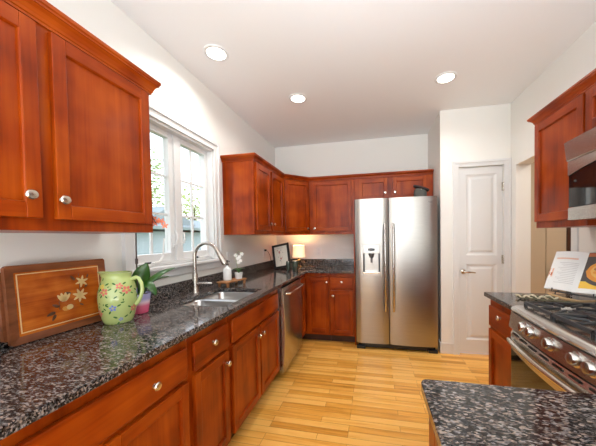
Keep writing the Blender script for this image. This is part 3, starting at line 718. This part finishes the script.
# ================================================================== OBJECTS
# --- marquetry tray leaning on the left wall
T = thing('wooden_tray', 'dark wooden tray with inlaid flower panel leaning on the wall', 'tray', (.06, .93, .915))
P0, P1 = Vector((.054, .735, .9165)), Vector((.060, 1.117, .9165))      # bottom edge
uu = (P1-P0).normalized(); L = (P1-P0).length
lean = Vector((-.026, 0.0, .315)).normalized(); lean = (lean-uu*lean.dot(uu)).normalized(); nn = uu.cross(lean)
MT = Matrix(((uu.x, -nn.x, lean.x, P0.x), (uu.y, -nn.y, lean.y, P0.y), (uu.z, -nn.z, lean.z, P0.z), (0, 0, 0, 1)))
HT = .318
E_ = L
def octo(x0, x1, z0, z1, c, y): return [(x0+c, y, z0), (x1-c, y, z0), (x1-c*.0, y, z0+c), (x1, y, z1-c), (x1-c, y, z1), (x0+c, y, z1), (x0, y, z1-c), (x0, y, z0+c)]
def ringbar(b, o, i, m=0):
    # o, i: (x0,x1,z0,z1,c,y)
    b.loft([octo(*o[:5], o[5]), octo(*o[:5], o[6]), octo(*i[:5], i[6]), octo(*i[:5], i[5])], m, False, True, MT)
b = B(); ringbar(b, (0, E_, 0, HT, .008, 0, -.018), (.030, E_-.030, .030, HT-.030, .002, 0, -.010))
mk('frame', b, TRAY_W, T)
b = B(); ringbar(b, (-.008, E_+.010, .022, HT-.022, .004, .004, .024), (.02, E_-.02, .03, HT-.03, .004, .004, .024)); mk('outer_rim', b, TRAY_W, T)
CREAM = flat('maple_inlay', (.72, .50, .22), .35); BRN = flat('dark_inlay', (.10, .035, .012), .4); ORN = flat('amber_inlay', (.62, .26, .04), .35)
b = B(); b.box(.028, E_-.028, -.010, .0, .028, HT-.028, 0, MT)
a0, a1, c0, c1 = .036, E_-.030, .040, HT-.036
for q_ in ((a0, a1, c0, c0+.004), (a0, a1, c1-.004, c1), (a0, a0+.004, c0, c1), (a1-.004, a1, c0, c1)): b.box(q_[0], q_[1], -.0106, -.0098, q_[2], q_[3], 1, MT)
def petal(cx, cz, ang, l, wd, m, y=-.0108):
    pts = []
    for k in range(10):
        t_ = 2*PI*k/10; px = l/2+l/2*math.cos(t_); pz = wd/2*math.sin(t_)*(1-.35*math.cos(t_))
        pts.append((cx+px*math.cos(ang)-pz*math.sin(ang), y, cz+px*math.sin(ang)+pz*math.cos(ang)))
    b.poly(pts, m, MT)
def star(cx, cz, r, m, n=6, o=0):
    for k in range(n): petal(cx, cz, o+2*PI*k/n, r, r*.36, m)
sx_ = E_/.37
star(.262*sx_, .215, .030, 1, 6, .3); star(.250*sx_, .150, .034, 1, 7, .1)
for a in (.9, 1.35, 1.8, 2.2): petal(.185*sx_, .135, a, .042, .016, 1)
b.poly([(.205*sx_+.014*math.cos(t_), -.0109, .105+.012*math.sin(t_)) for t_ in [2*PI*k/10 for k in range(10)]], 1, MT)
petal(.175*sx_, .105, -.3, .035, .02, 3)
for cx, cz, a, l in ((.165, .115, 2.6, .03), (.150, .095, 3.4, .035), (.150, .085, 4.2, .03), (.235, .225, 2.2, .03), (.272, .185, .7, .02), (.215, .165, 2.8, .03), (.245, .11, -.6, .02), (.285, .23, 1.2, .02)):
    petal(cx*sx_, cz, a, l, l*.42, 2, -.0107)
for p_, q_ in (((.165, .10), (.235, .14)), ((.25, .17), (.262, .205)), ((.255, .24), (.25, .255))):
    b.box(min(p_[0], q_[0])*sx_, min(p_[0], q_[0])*sx_+.0025, -.0107, -.0099, p_[1], q_[1], 2, MT)
mk('inlaid_panel', b, [TRAY_P, CREAM, BRN, ORN], T, recalc=False)

# --- green pitcher
PX, PY = .172, 1.085
pt_ = thing('ceramic_pitcher', 'lime green ceramic pitcher painted with pink and blue flowers', 'pitcher', (PX, PY, .915))
prof = [(.058, 0), (.062, .003), (.070, .03), (.079, .075), (.083, .12), (.081, .16), (.073, .195), (.064, .215), (.059, .228), (.060, .24), (.064, .252)]
def prad(z):
    for (r0, z0), (r1, z1) in zip(prof, prof[1:]):
        if z0 <= z <= z1: return r0+(r1-r0)*(z-z0)/(z1-z0+1e-9)
    return prof[-1][0]
SPA = math.radians(205)   # spout direction
def prsurf(th, z, e=0):
    r = prad(z)+e; k = max(0, (z-.19)/.062); d = math.cos(th-SPA); r += .020*k*k*max(0, d)**6
    return (PX+r*math.cos(th), PY+r*math.sin(th), .915+z+.006*k*k*max(0, d)**6)
seg = 40; zs = [prof[0][1]]+[i*.252/24 for i in range(1, 25)]
b = B(); outer = [[prsurf(2*PI*k/seg, z) for k in range(seg)] for z in zs]
inner = [[prsurf(2*PI*k/seg, z, -.006) for k in range(seg)] for z in zs[::-1] if z > .01]
b.loft(outer+inner)
LG = flat('lime_glaze', (.47, .56, .20), .14, coat=.5); PK = flat('pink_glaze', (.72, .20, .15), .2); BL = flat('blue_glaze', (.20, .25, .62), .2); GRN = flat('leaf_glaze', (.06, .16, .04), .25); YL = flat('yellow_glaze', (.8, .6, .1), .2)
def blob(th, z, rad, ang, asp, m, e=.0009):
    r = prad(z); pts = []
    for k in range(10):
        t_ = 2*PI*k/10; a = rad*math.cos(t_); c = rad*asp*math.sin(t_)
        pts.append(prsurf(th+(a*math.cos(ang)-c*math.sin(ang))/r, z+a*math.sin(ang)+c*math.cos(ang), e))
    ctr = b.bm.verts.new(prsurf(th, z, e)); vs = [b.bm.verts.new(p) for p in pts]
    for k in range(10): f = b.bm.faces.new((ctr, vs[k], vs[(k+1) % 10])); f.material_index = m
def flower(th, z, s_, m):
    for k in range(5): a = 2*PI*k/5+z*20; blob(th+s_*math.cos(a)/prad(z), z+s_*math.sin(a), s_*.62, a, .8, m, .0009+.0001*k)
    blob(th, z, s_*.28, 0, 1, 4, .0016)
base_t = math.radians(-50)
flw = [(-.55, .165, .012, 1), (.62, .168, .013, 1), (.25, .19, .010, 1), (-.1, .085, .010, 2), (1.05, .07, .011, 1), (-1.0, .06, .012, 1), (-1.6, .15, .012, 1), (1.5, .15, .01, 2), (2.4, .1, .012, 1), (-2.4, .1, .012, 1), (.3, .025, .006, 2), (-.75, .19, .008, 4)]
for th, z, s_, m in flw: flower(base_t+th, z, s_, m)
for k in range(45):
    th = random.uniform(-PI, PI); z = random.uniform(.02, .225)
    if min(abs(th-f[0])*.08+abs(z-f[1]) for f in flw) < .016: continue
    blob(base_t+th, z, random.uniform(.005, .009), random.uniform(0, PI), .38, 3)
for f in flw:
    for a in (.5, 2.6, 4.2): blob(base_t+f[0]+.026*math.cos(a)/.075, min(.23, f[1]+.024*math.sin(a)), .009, a, .42, 3)
mk('body', b, [LG, PK, BL, GRN, YL], pt_, smooth=True, recalc=False)
bmx = pt_.children[0].data
ha = SPA+PI; hd = Vector((math.cos(ha), math.sin(ha), 0)); hc = Vector((PX, PY, .915))
hp = [(.062, .212), (.085, .222), (.096, .217), (.108, .19), (.111, .16), (.105, .125), (.093, .098), (.078, .082)]
b = B(); b.tube([hc+hd*r+Vector((0, 0, z)) for r, z in hp], [.011, .010, .009, .009, .009, .009, .010, .011], 12)
mk('handle', b, LG, pt_, smooth=True)

# --- orchid
OX, OY = .150, 1.232
oc = thing('potted_orchid', 'coral orchid in a pink and lavender pot behind the green pitcher', 'plant', (OX, OY, .915))
m_, t_, p_ = newmat('pink_ombre_glaze')
tcn = nd(t_, 'ShaderNodeTexCoord'); sp_ = nd(t_, 'ShaderNodeSeparateXYZ'); t_.links.new(tcn.outputs['Object'], sp_.inputs[0])
rp = ramp(t_, [(.0, (.72, .10, .20)), (.045, (.74, .16, .28)), (.065, (.80, .62, .72)), (.085, (.42, .40, .70)), (.12, (.52, .50, .78))]); t_.links.new(sp_.outputs['Z'], rp.inputs[0])
t_.links.new(rp.outputs[0], p_.inputs['Base Color']); p_.inputs['Roughness'].default_value = .2
pot = mk('pot', B().lathe((OX, OY, .915), [(.036, 0), (.040, .003), (.047, .05), (.053, .10), (.056, .112), (.052, .112), (.048, .10), (.003, .098)], 28), m_, oc, smooth=True)
mk('bark_mix', B().lathe((OX, OY, 1.012), [(.047, 0), (.04, .008), (.002, .012)], 16), BARK, oc, smooth=True)
LF = flat('orchid_leaf', (.028, .11, .012), .3, coat=.2); ST = flat('dark_orchid_stem', (.05, .035, .03), .5)
def leaf(par, pts, wd, mt=LF, nm='leaf', th=.0025, face=None):
    b = B(); pts = [Vector(p) for p in pts]; n = len(pts); rows = []
    # resample
    N = 12; P_ = []
    for i in range(N+1):
        s_ = i/N*(n-1); k = min(int(s_), n-2); f = s_-k
        a = pts[max(k-1, 0)]; b0 = pts[k]; c = pts[k+1]; d = pts[min(k+2, n-1)]
        P_.append(.5*((2*b0)+(-a+c)*f+(2*a-5*b0+4*c-d)*f*f+(-a+3*b0-3*c+d)*f**3))
    for i, p in enumerate(P_):
        d = (P_[min(i+1, N)]-P_[max(i-1, 0)]).normalized(); side = d.cross(Vector(face) if face else Vector((0, 0, 1)))
        side = side.normalized() if side.length > .05 else Vector((0.7, -.7, 0)); nrm = side.cross(d)
        t = i/N; wv = wd*(math.sin(PI*min(1, t*.93+.07))**.55)*(1 if t < .5 else (1-((t-.5)/.5)**3*.55))
        if i == N: wv = wd*.06
        rows.append([b.bm.verts.new(p-side*wv+nrm*wv*.28), b.bm.verts.new(p), b.bm.verts.new(p+side*wv+nrm*wv*.28)])
    for r, q_ in zip(rows, rows[1:]):
        b.bm.faces.new((r[0], r[1], q_[1], q_[0])); b.bm.faces.new((r[1], r[2], q_[2], q_[1]))
    return mk(nm, b, mt, par, smooth=True, solid=th, recalc=False, ang=80)
c0 = (OX, OY, 1.02)
FC = (.77, -.64, .1)
leaf(oc, [c0, (OX+.0, OY-.0, 1.08), (OX+.012, OY+.01, 1.145), (OX+.032, OY+.025, 1.195)], .044, face=FC)
leaf(oc, [c0, (OX+.035, OY+.03, 1.085), (OX+.06, OY+.10, 1.13), (OX+.07, OY+.19, 1.150)], .016, face=(.5, -.4, .7))
leaf(oc, [c0, (OX+.03, OY+.03, 1.075), (OX+.05, OY+.08, 1.10), (OX+.055, OY+.16, 1.10)], .010, face=(.5, -.4, .7))
leaf(oc, [c0, (OX+.03, OY+.005, 1.075), (OX+.062, OY+.015, 1.06), (OX+.085, OY+.025, 1.01)], .024, face=(.6, -.5, .6))
leaf(oc, [c0, (OX-.03, OY-.03, 1.07), (OX-.04, OY-.06, 1.11), (OX-.03, OY-.08, 1.13)], .022)
stm = [(OX-.005, OY-.01, 1.02), (OX-.002, OY-.012, 1.2), (OX-.002, OY-.010, 1.38), (OX-.015, OY, 1.46), (OX+.02, OY-.02, 1.50), (OX+.08, OY-.03, 1.49), (OX+.13, OY-.035, 1.46), (OX+.16, OY-.04, 1.42)]
mk('stem', B().tube(stm, [.004, .004, .0035, .003, .003, .0025, .0025, .002], 8), ST, oc, smooth=True)
mk('stake_clip', B().cyl((OX-.002, OY-.0115, 1.195), (OX-.002, OY-.0115, 1.225), .007, 8), ST, oc)
CO = flat('coral_petal', (.80, .24, .13), .5)
for k, (fx_, fy_, fz_) in enumerate(((OX+.13, OY-.02, 1.445), (OX+.15, OY-.015, 1.432), (OX+.135, OY-.02, 1.42), (OX+.17, OY-.01, 1.43), (OX+.185, OY-.005, 1.405), (OX+.115, OY-.02, 1.43))):
    b = B(); face = Vector((.55, -.8, .1+.2*math.sin(k*2))).normalized(); sd = face.cross(Vector((0, 0, 1))).normalized(); u_ = sd.cross(face)
    for j in range(5):
        a = 2*PI*j/5+k*.7; d = sd*math.cos(a)+u_*math.sin(a); e_ = face.cross(d); c = Vector((fx_, fy_, fz_))
        ln_, wd = .019, .0045
        vs = [c+face*.001*j, c+d*ln_*.35+e_*wd+face*.004, c+d*ln_*.8+e_*wd*.8+face*.007, c+d*ln_+face*.005, c+d*ln_*.8-e_*wd*.8+face*.007, c+d*ln_*.35-e_*wd+face*.004]
        b.poly(vs)
    b.ball(Vector((fx_, fy_, fz_))+face*.004, .004, 0)
    mk('flower', b, CO, oc, solid=.001, recalc=False)

# --- riser with soap bottle and small orchid
R = thing('wooden_riser', 'small footed wooden riser board beside the sink', 'riser', (.215, 2.11, .915))
ra = math.radians(80) ; M = Matrix.Translation((.215, 2.11, .915)) @ Matrix.Rotation(ra, 4, 'Z')
mk('board', B().box(-.13, .13, -.06, .06, .034, .047, 0, M), ACACIA, R, bevel=.004)
for sx_ in (-.108, .108):
    for sy_ in (-.045, .045): mk('leg', B().cyl((sx_, sy_, 0), (sx_, sy_, .036), [.011, .013], 10, 0, M), ACACIA, R, smooth=True)
zt = .915+.0475
bt = thing('soap_bottle', 'white bottle with a dark pump top on the wooden riser', 'bottle', (.192, 2.07, zt))
bc = (.192, 2.07, zt)
mk('bottle_body', B().lathe(bc, [(.032, 0), (.035, .004), (.035, .098), (.030, .108), (.013, .118), (.011, .132)], 24), flat('milk_glass', (.80, .80, .78), .15), bt, smooth=True)
b = B(); b.lathe(bc, [(.013, .132), (.013, .146), (.006, .148), (.006, .165), (.011, .167), (.011, .176), (.002, .178)], 16)
b.tube([(bc[0], bc[1], bc[2]+.170), (bc[0]+.03, bc[1]-.01, bc[2]+.169)], .004, 8)
mk('pump', b, BLK, bt, smooth=True)
so = thing('white_orchid', 'tiny white orchid in a white pot on the wooden riser', 'plant', (.248, 2.165, zt))
sc_ = (.248, 2.165, zt)
mk('pot', B().lathe(sc_, [(.026, 0), (.028, .002), (.036, .058), (.033, .058), (.03, .05), (.002, .048)], 24), WHP, so, smooth=True)
for a in (.3, 1.6, 2.8, 4.0, 5.3):
    d = Vector((math.cos(a), math.sin(a), 0)); p0 = Vector(sc_)+Vector((0, 0, .05))
    leaf(so, [p0, p0+d*.015+Vector((0, 0, .03)), p0+d*.035+Vector((0, 0, .042)), p0+d*.055+Vector((0, 0, .035))], .011, th=.0015)
p0 = Vector(sc_)+Vector((0, 0, .05))
mk('stem', B().tube([p0, p0+Vector((-.01, -.01, .07)), p0+Vector((-.02, -.01, .16)), p0+Vector((0, 0, .20)), p0+Vector((.03, .01, .185))], .0018, 6), flat('green_stem', (.25, .35, .12), .5), so, smooth=True)
WP = flat('white_petal', (.85, .84, .80), .5)
for k, q_ in enumerate(((-.02, -.01, .165), (-.005, -.004, .135), (.012, .0, .15), (.03, .01, .175), (.018, .004, .115), (.0, 0, .10))):
    b = B(); c = p0+Vector(q_); face = Vector((.5, -.85, .1)); sd = face.cross(Vector((0, 0, 1))).normalized(); u_ = sd.cross(face)
    for j in range(5):
        a = 2*PI*j/5+k; d = sd*math.cos(a)+u_*math.sin(a); e_ = face.cross(d)
        b.poly([c, c+d*.01+e_*.007, c+d*.019, c+d*.01-e_*.007])
    mk('flower', b, WP, so, solid=.001, recalc=False)

# --- framed picture, lamp and jars in the corner
FP = thing('picture_frame', 'black framed small flower print leaning in the back left corner', 'picture', (.25, 3.2, .915))
P0 = Vector((.185, 3.195, .918)); uu = Vector((.93, -.16, 0)).normalized(); lean = Vector((-.052, .055, .31)).normalized(); lean = lean.normalized(); uu = (uu-lean*uu.dot(lean)).normalized(); nn = uu.cross(lean)
MF = Matrix(((uu.x, -nn.x, lean.x, P0.x), (uu.y, -nn.y, lean.y, P0.y), (uu.z, -nn.z, lean.z, P0.z), (0, 0, 0, 1)))
W_, H_ = .245, .315
b = B(); f_ = .028
b.box(0, f_, -.004, .014, 0, H_, 0, MF); b.box(W_-f_, W_, -.004, .014, 0, H_, 0, MF); b.box(f_, W_-f_, -.004, .014, 0, f_, 0, MF); b.box(f_, W_-f_, -.004, .014, H_-f_, H_, 0, MF)
mk('frame', b, BLK, FP, bevel=.002)
MAT_ = flat('cream_paper', (.80, .73, .62), .6); RO = flat('rose_ink', (.55, .22, .18), .6); GI = flat('grey_ink', (.35, .30, .24), .6)
b = B(); b.box(f_-.002, W_-f_+.002, .003, .010, f_-.002, H_-f_+.002, 0, MF)
def disc(cx, cz, r, m, y=.0025, asp=1, n=10, MM=MF): b.poly([(cx+r*math.cos(t), y, cz+r*asp*math.sin(t)) for t in [2*PI*k/n for k in range(n)]], m, MM)
for cx, cz, r, m, asp in ((.10, .21, .013, 1, 1.4), (.125, .235, .006, 2, 1), (.075, .235, .007, 1, 1), (.15, .20, .005, 2, 1), (.115, .125, .014, 1, 1), (.10, .10, .008, 2, 1), (.135, .14, .006, 1, 1), (.08, .15, .004, 2, 2)): disc(cx, cz, r, m, asp=asp)
for q_ in ((.103, .106, .13, .20), (.112, .114, .06, .12), (.06, .17, .262, .2635)): b.box(q_[0], q_[1], .0022, .003, q_[2], q_[3], 2, MF)
mk('flower_print', b, [MAT_, RO, GI], FP, recalc=False)
mk('easel_back', B().box(W_/2-.03, W_/2+.03, .0145, .018, .02, .22, 0, MF), BLK, FP)
LX, LY = .425, 3.52
lp = thing('table_lamp', 'small table lamp with glowing cream drum shade in the corner', 'lamp', (LX, LY, .915))
mk('lamp_base', B().lathe((LX, LY, .915), [(.045, 0), (.045, .01), (.018, .02), (.014, .04), (.026, .075), (.026, .10), (.01, .12), (.007, .19)], 24), flat('bronze', (.10, .07, .04), .35, 1), lp, smooth=True)
ms, ts, ps = newmat('linen_shade')
for k in (ps,):
    k.inputs['Base Color'].default_value = (.9, .78, .58, 1); k.inputs['Roughness'].default_value = .8
    k.inputs['Emission Color'].default_value = (1, .70, .36, 1); k.inputs['Emission Strength'].default_value = .9
b = B(); b.lathe((LX, LY, 1.055), [(.088, 0), (.080, .165), (.078, .165), (.086, 0)], 32, 0, None, False)
mk('lamp_shade', b, ms, lp, smooth=True)
mk('bulb', B().ball((LX, LY, 1.14), .025), flat('bulb_glass', (1, .9, .7), .3, emit=(1, .75, .42), es=14), lp, smooth=True)
l = bpy.data.lights.new('bulb_light', 'POINT'); l.energy = 6; l.color = (1, .66, .32); l.shadow_soft_size = .03
o = bpy.data.objects.new('bulb_light', l); COL.objects.link(o); o.location = (0, 0, 1.20-.915); o.parent = lp
mj = flat('smoky_green_glass', (.055, .075, .055), .08, 0, .8)
for (jx, jy, r, hh, lab) in ((.405, 3.115, .030, .118, 'smaller dark green glass votive, left of the pair by the picture frame'), (.50, 3.10, .037, .125, 'larger dark green glass votive, right of the pair before the lamp')):
    j = thing('glass_votive', lab, 'votive', (jx, jy, .915), 'dark glass votives in the corner')
    mk('cup', B().lathe((jx, jy, .915), [(r*.82, 0), (r*.9, .004), (r, hh*.5), (r, hh), (r-.003, hh), (r-.003, hh*.6), (.002, hh*.58)], 24), mj, j, smooth=True)
    mk('rim', B().lathe((jx, jy, .915+hh), [(r-.004, -.003), (r+.001, -.003), (r+.001, .003), (r-.004, .003)], 24), NICK, j, smooth=True, label='bright metal rim')
# --- outlets
def outlet(name, label, c, u, n, hh=.115, ww=.072, plug=True):
    M = frameM(c, u, n); t = thing(name, label, 'outlet', c, 'wall plates')
    mk('plate', B().box(-ww/2, ww/2, -.006, 0, -hh/2, hh/2, 0, M), WHP, t, bevel=.002)
    for z in (-.025, .025): mk('socket', B().box(-.014, .014, -.008, -.0055, z-.014, z+.014, 0, M), TRIM, t, bevel=.003)
outlet('wall_outlet', 'white wall plate on the left wall behind the soap bottle', (0.0005, 2.44, 1.135), UY, NX, ww=.12)
outlet('wall_outlet', 'white outlet with a black cord plugged in near the corner picture', (0.0005, 3.30, 1.14), UY, NX)
outlet('wall_outlet', 'white outlet on the back wall right of the corner lamp', (.66, YB-.0005, 1.12), UX, NY)
pc = thing('power_cord', 'short black cord hanging from the outlet behind the corner picture', 'cord', (.02, 3.3, 1.12))
mk('cable', B().tube([(.03, 3.295, 1.165), (.05, 3.31, 1.15), (.06, 3.36, 1.09), (.045, 3.42, 1.02), (.035, 3.46, .93)], .003, 6), BLK, pc, smooth=True)
mk('plug', B().box(.009, .034, 3.285, 3.310, 1.152, 1.178), BLK, pc, bevel=.003)
# --- hat-like dark pot on the refrigerator
ht = thing('cap', 'small grey cap with a dark tilted brim on top of the refrigerator', 'hat', (1.985, 3.25, 1.750))
hx, hy, hz = 1.99, 3.02+.16, 1.766
GF = flat('grey_felt', (.085, .085, .075), .9); BF = flat('dark_brown_felt', (.03, .018, .018), .8)
mk('crown', B().lathe((hx, hy, hz), [(.066, 0), (.07, .005), (.070, .055), (.066, .092), (.05, .105), (.002, .107)], 24), GF, ht, smooth=True)
Mb = Matrix.Translation((hx+.008, hy-.01, hz+.104)) @ Matrix.Rotation(.36, 4, 'Y')
b = B(); b.lathe((0, 0, 0), [(.078, -.010), (.088, -.004), (.086, .014), (.05, .018), (.002, .018)], 24, 0, Mb @ Matrix.Diagonal((1.05, .7, 1, 1)))
mk('brim', b, BF, ht, smooth=True)
mk('button', B().ball((hx-.005, hy-.078, hz+.085), .006), CHR, ht, smooth=True)

# --- cookbook on stand
cb = thing('open_cookbook', 'open cookbook with a pie photograph standing on a black easel', 'book', (2.6, 1.74, .975))
SPB = Vector((2.635, 1.83, .972)); lean = Vector((.41, .24, .87)).normalized(); HB = .268
uL = Vector((-.56, .83, 0)); uR = Vector((.62, -.78, 0))
def pageM(u):
    u = Vector(u).normalized(); l2 = lean; n = u.cross(l2).normalized()
    if n.dot(Vector((-.85, -.5, 0))) < 0: n = -n
    return Matrix(((u.x, n.x, l2.x, SPB.x), (u.y, n.y, l2.y, SPB.y), (u.z, n.z, l2.z, SPB.z), (0, 0, 0, 1)))
PAP = flat('book_paper', (.82, .82, .80), .5); INK = flat('grey_text_ink', (.55, .54, .53), .6); SAL = flat('salmon_ink', (.78, .48, .36), .6)
ORG1 = flat('pie_crust', (.80, .32, .04), .5); ORG2 = flat('pie_light', (.85, .48, .12), .5); DKB = flat('pan_dark', (.06, .045, .04), .4); YLW = flat('yellow_cloth', (.85, .52, .06), .6); RDB = flat('red_tile', (.5, .15, .06), .6)
for nm, u, wd in (('left_page', uL, .158), ('right_page', uR, .17)):
    M = pageM(u); b = B(); N = 8
    def py(x): return .012*math.sin(PI*min(1, x/wd*1.05))
    rg_ = []
    for k in range(N+1):
        x = wd*k/N; rg_.append([(x, py(x)-.009, 0), (x, py(x), 0), (x, py(x), HB), (x, py(x)-.009, HB)])
    b.loft(rg_, 0, True, False, M)
    def rect(x0, x1, z0, z1, m, e=.0006, n=4):
        for k in range(n):
            a, c = x0+(x1-x0)*k/n, x0+(x1-x0)*(k+1)/n
            b.poly([(a, py(a)+e, z0), (c, py(c)+e, z0), (c, py(c)+e, z1), (a, py(a)+e, z1)], m, M)
    if nm == 'left_page':
        for k in range(13): rect(.02, .115-.012*((k*7) % 3), .185-.0115*k, .188-.0115*k, 1)
        rect(.03, .14, .212, .222, 2); rect(.135, .158, .085, .145, 2); rect(.138, .155, .095, .115, 5, .0009)
        mats = [PAP, INK, SAL, PAP, PAP, RDB]
    else:
        rect(.008, wd-.001, .030, HB-.002, 1, .0006, 8)
        rect(.01, .05, HB-.03, HB-.006, 5, .0009, 3)
        rect(.008, wd-.001, .030, .075, 4, .0008, 8)
        def dsc(cx, cz, r, m, e, asp=.8):
            N_ = 12; x0_ = max(.009, cx-r); x1_ = min(wd-.002, cx+r)
            hh_ = lambda x: r*asp*math.sqrt(max(.0004, 1-((x-cx)/r)**2))
            for k in range(N_):
                a = x0_+(x1_-x0_)*k/N_; c = x0_+(x1_-x0_)*(k+1)/N_
                b.poly([(a, py(a)+e, cz-hh_(a)), (c, py(c)+e, cz-hh_(c)), (c, py(c)+e, cz+hh_(c)), (a, py(a)+e, cz+hh_(a))], m, M)
        dsc(.105, .128, .098, 1, .0010); dsc(.105, .14, .085, 2, .0013); dsc(.105, .145, .066, 3, .0016, .75)
        for k in range(9): a = k*.7; dsc(.105+.045*math.cos(a), .145+.032*math.sin(a), .010, 2 if k % 2 else 5, .0019)
        dsc(.11, .145, .008, 1, .0021)
        mats = [PAP, DKB, ORG1, ORG2, YLW, RDB]
    mk(nm, b, mats, cb, recalc=False)
es_ = thing('wire_bookstand', 'black wire easel holding the open cookbook on the counter', 'bookstand', (2.6, 1.8, .915))
b = B(); n_ = Vector((-.86, -.5, 0)).normalized(); uD = Vector((.5, -.86, 0)).normalized(); 
for s_ in (-.10, .10):
    p = SPB+uD*s_+Vector((0, 0, -.008))-n_*.006; b.tube([p+n_*.035+Vector((0, 0, .022)), p+n_*.038, p-n_*.0+Vector((0, 0, -.004)), p-n_*.035, p-n_*.12+Vector((0, 0, .19))], .0035, 7)
    p = p-Vector((0, 0, .002)); b.tube([p, p+n_*.01-Vector((0, 0, .030)), p+n_*.045-Vector((0, 0, .043)), ], .0035, 7)
    b.tube([p-n_*.08+Vector((0, 0, .1)), Vector((p.x, p.y, .919))-n_*.16], .0035, 7)
b.tube([SPB-uD*.11+n_*.0-Vector((0, 0, .009)), SPB+uD*.11-Vector((0, 0, .009))], .0035, 7)
b.tube([SPB-uD*.11+n_*.038-Vector((0, 0, .006)), SPB+uD*.11+n_*.038-Vector((0, 0, .006))], .003, 7)
mk('wire_frame', b, BLK, es_, smooth=True)

# --- braided sprig on the small counter
sg = thing('braided_sprig', 'cream and tan braided twig ornament lying on the counter beside the range', 'ornament', (2.5, 1.85, .915))
TWC = flat('cream_twig', (.62, .54, .38), .6); TWT = flat('tan_twig', (.50, .33, .16), .6); TWD = flat('dark_olive_twig', (.12, .11, .06), .6)
A0, A1 = Vector((2.36, 1.90, .928)), Vector((2.56, 1.86, .932)); dv = (A1-A0); sd = Vector((-dv.y, dv.x, 0)).normalized()
for k, mt in ((0, TWC), (1, TWC), (2, TWD)):
    pts = [A0+dv*(i/24)+sd*.022*math.sin(i/24*PI*5+k*2.1)+Vector((0, 0, .007*math.sin(i/24*PI*10+k)+(.0 if k < 2 else -.002))) for i in range(25)]
    mk('strand', B().tube(pts, .0055, 7), mt, sg, smooth=True)
mk('stick', B().tube([(2.535, 1.90, .950), (2.58, 1.84, .932), (2.64, 1.80, .925), (2.72, 1.80, .930), (2.77, 1.81, .945)], [.006, .009, .008, .006, .003], 8), TWT, sg, smooth=True)
mk('stick', B().tube([(2.36, 1.88, .922), (2.46, 1.83, .922), (2.56, 1.80, .922), (2.64, 1.77, .924)], [.003, .005, .005, .003], 8), TWD, sg, smooth=True)

# ------------------------------------------------------------------ recessed ceiling lamps
LENS = flat('lit_lamp_lens', (1, 1, 1), .4, emit=(1, .92, .82), es=7)
def can(x, y, lab, grp='recessed ceiling lamps'):
    t = thing('recessed_light', lab, 'ceiling light', (x, y, H-.012), grp)
    b = B(); b.lathe((x, y, H-.006), [(.088, .005), (.09, .001), (.086, -.004), (.068, -.003), (.066, .005)], 32, 0, None, False)
    mk('trim_ring', b, TRIM, t, smooth=True)
    mk('lens', B().lathe((x, y, H-.006), [(.067, .0045), (.067, .001), (.002, .001)], 28), LENS, t, smooth=True)
    l = area('lamp_light', (0, 0, -.003), .13, 6, (1, .97, .92), spread=math.radians(150)); l.parent = t
can(.335, 1.76, 'recessed ceiling lamp nearest the window wall'); can(.745, 2.50, 'recessed ceiling lamp in the middle, toward the back wall cabinets'); can(2.09, 2.48, 'recessed ceiling lamp on the right, in front of the pantry door')
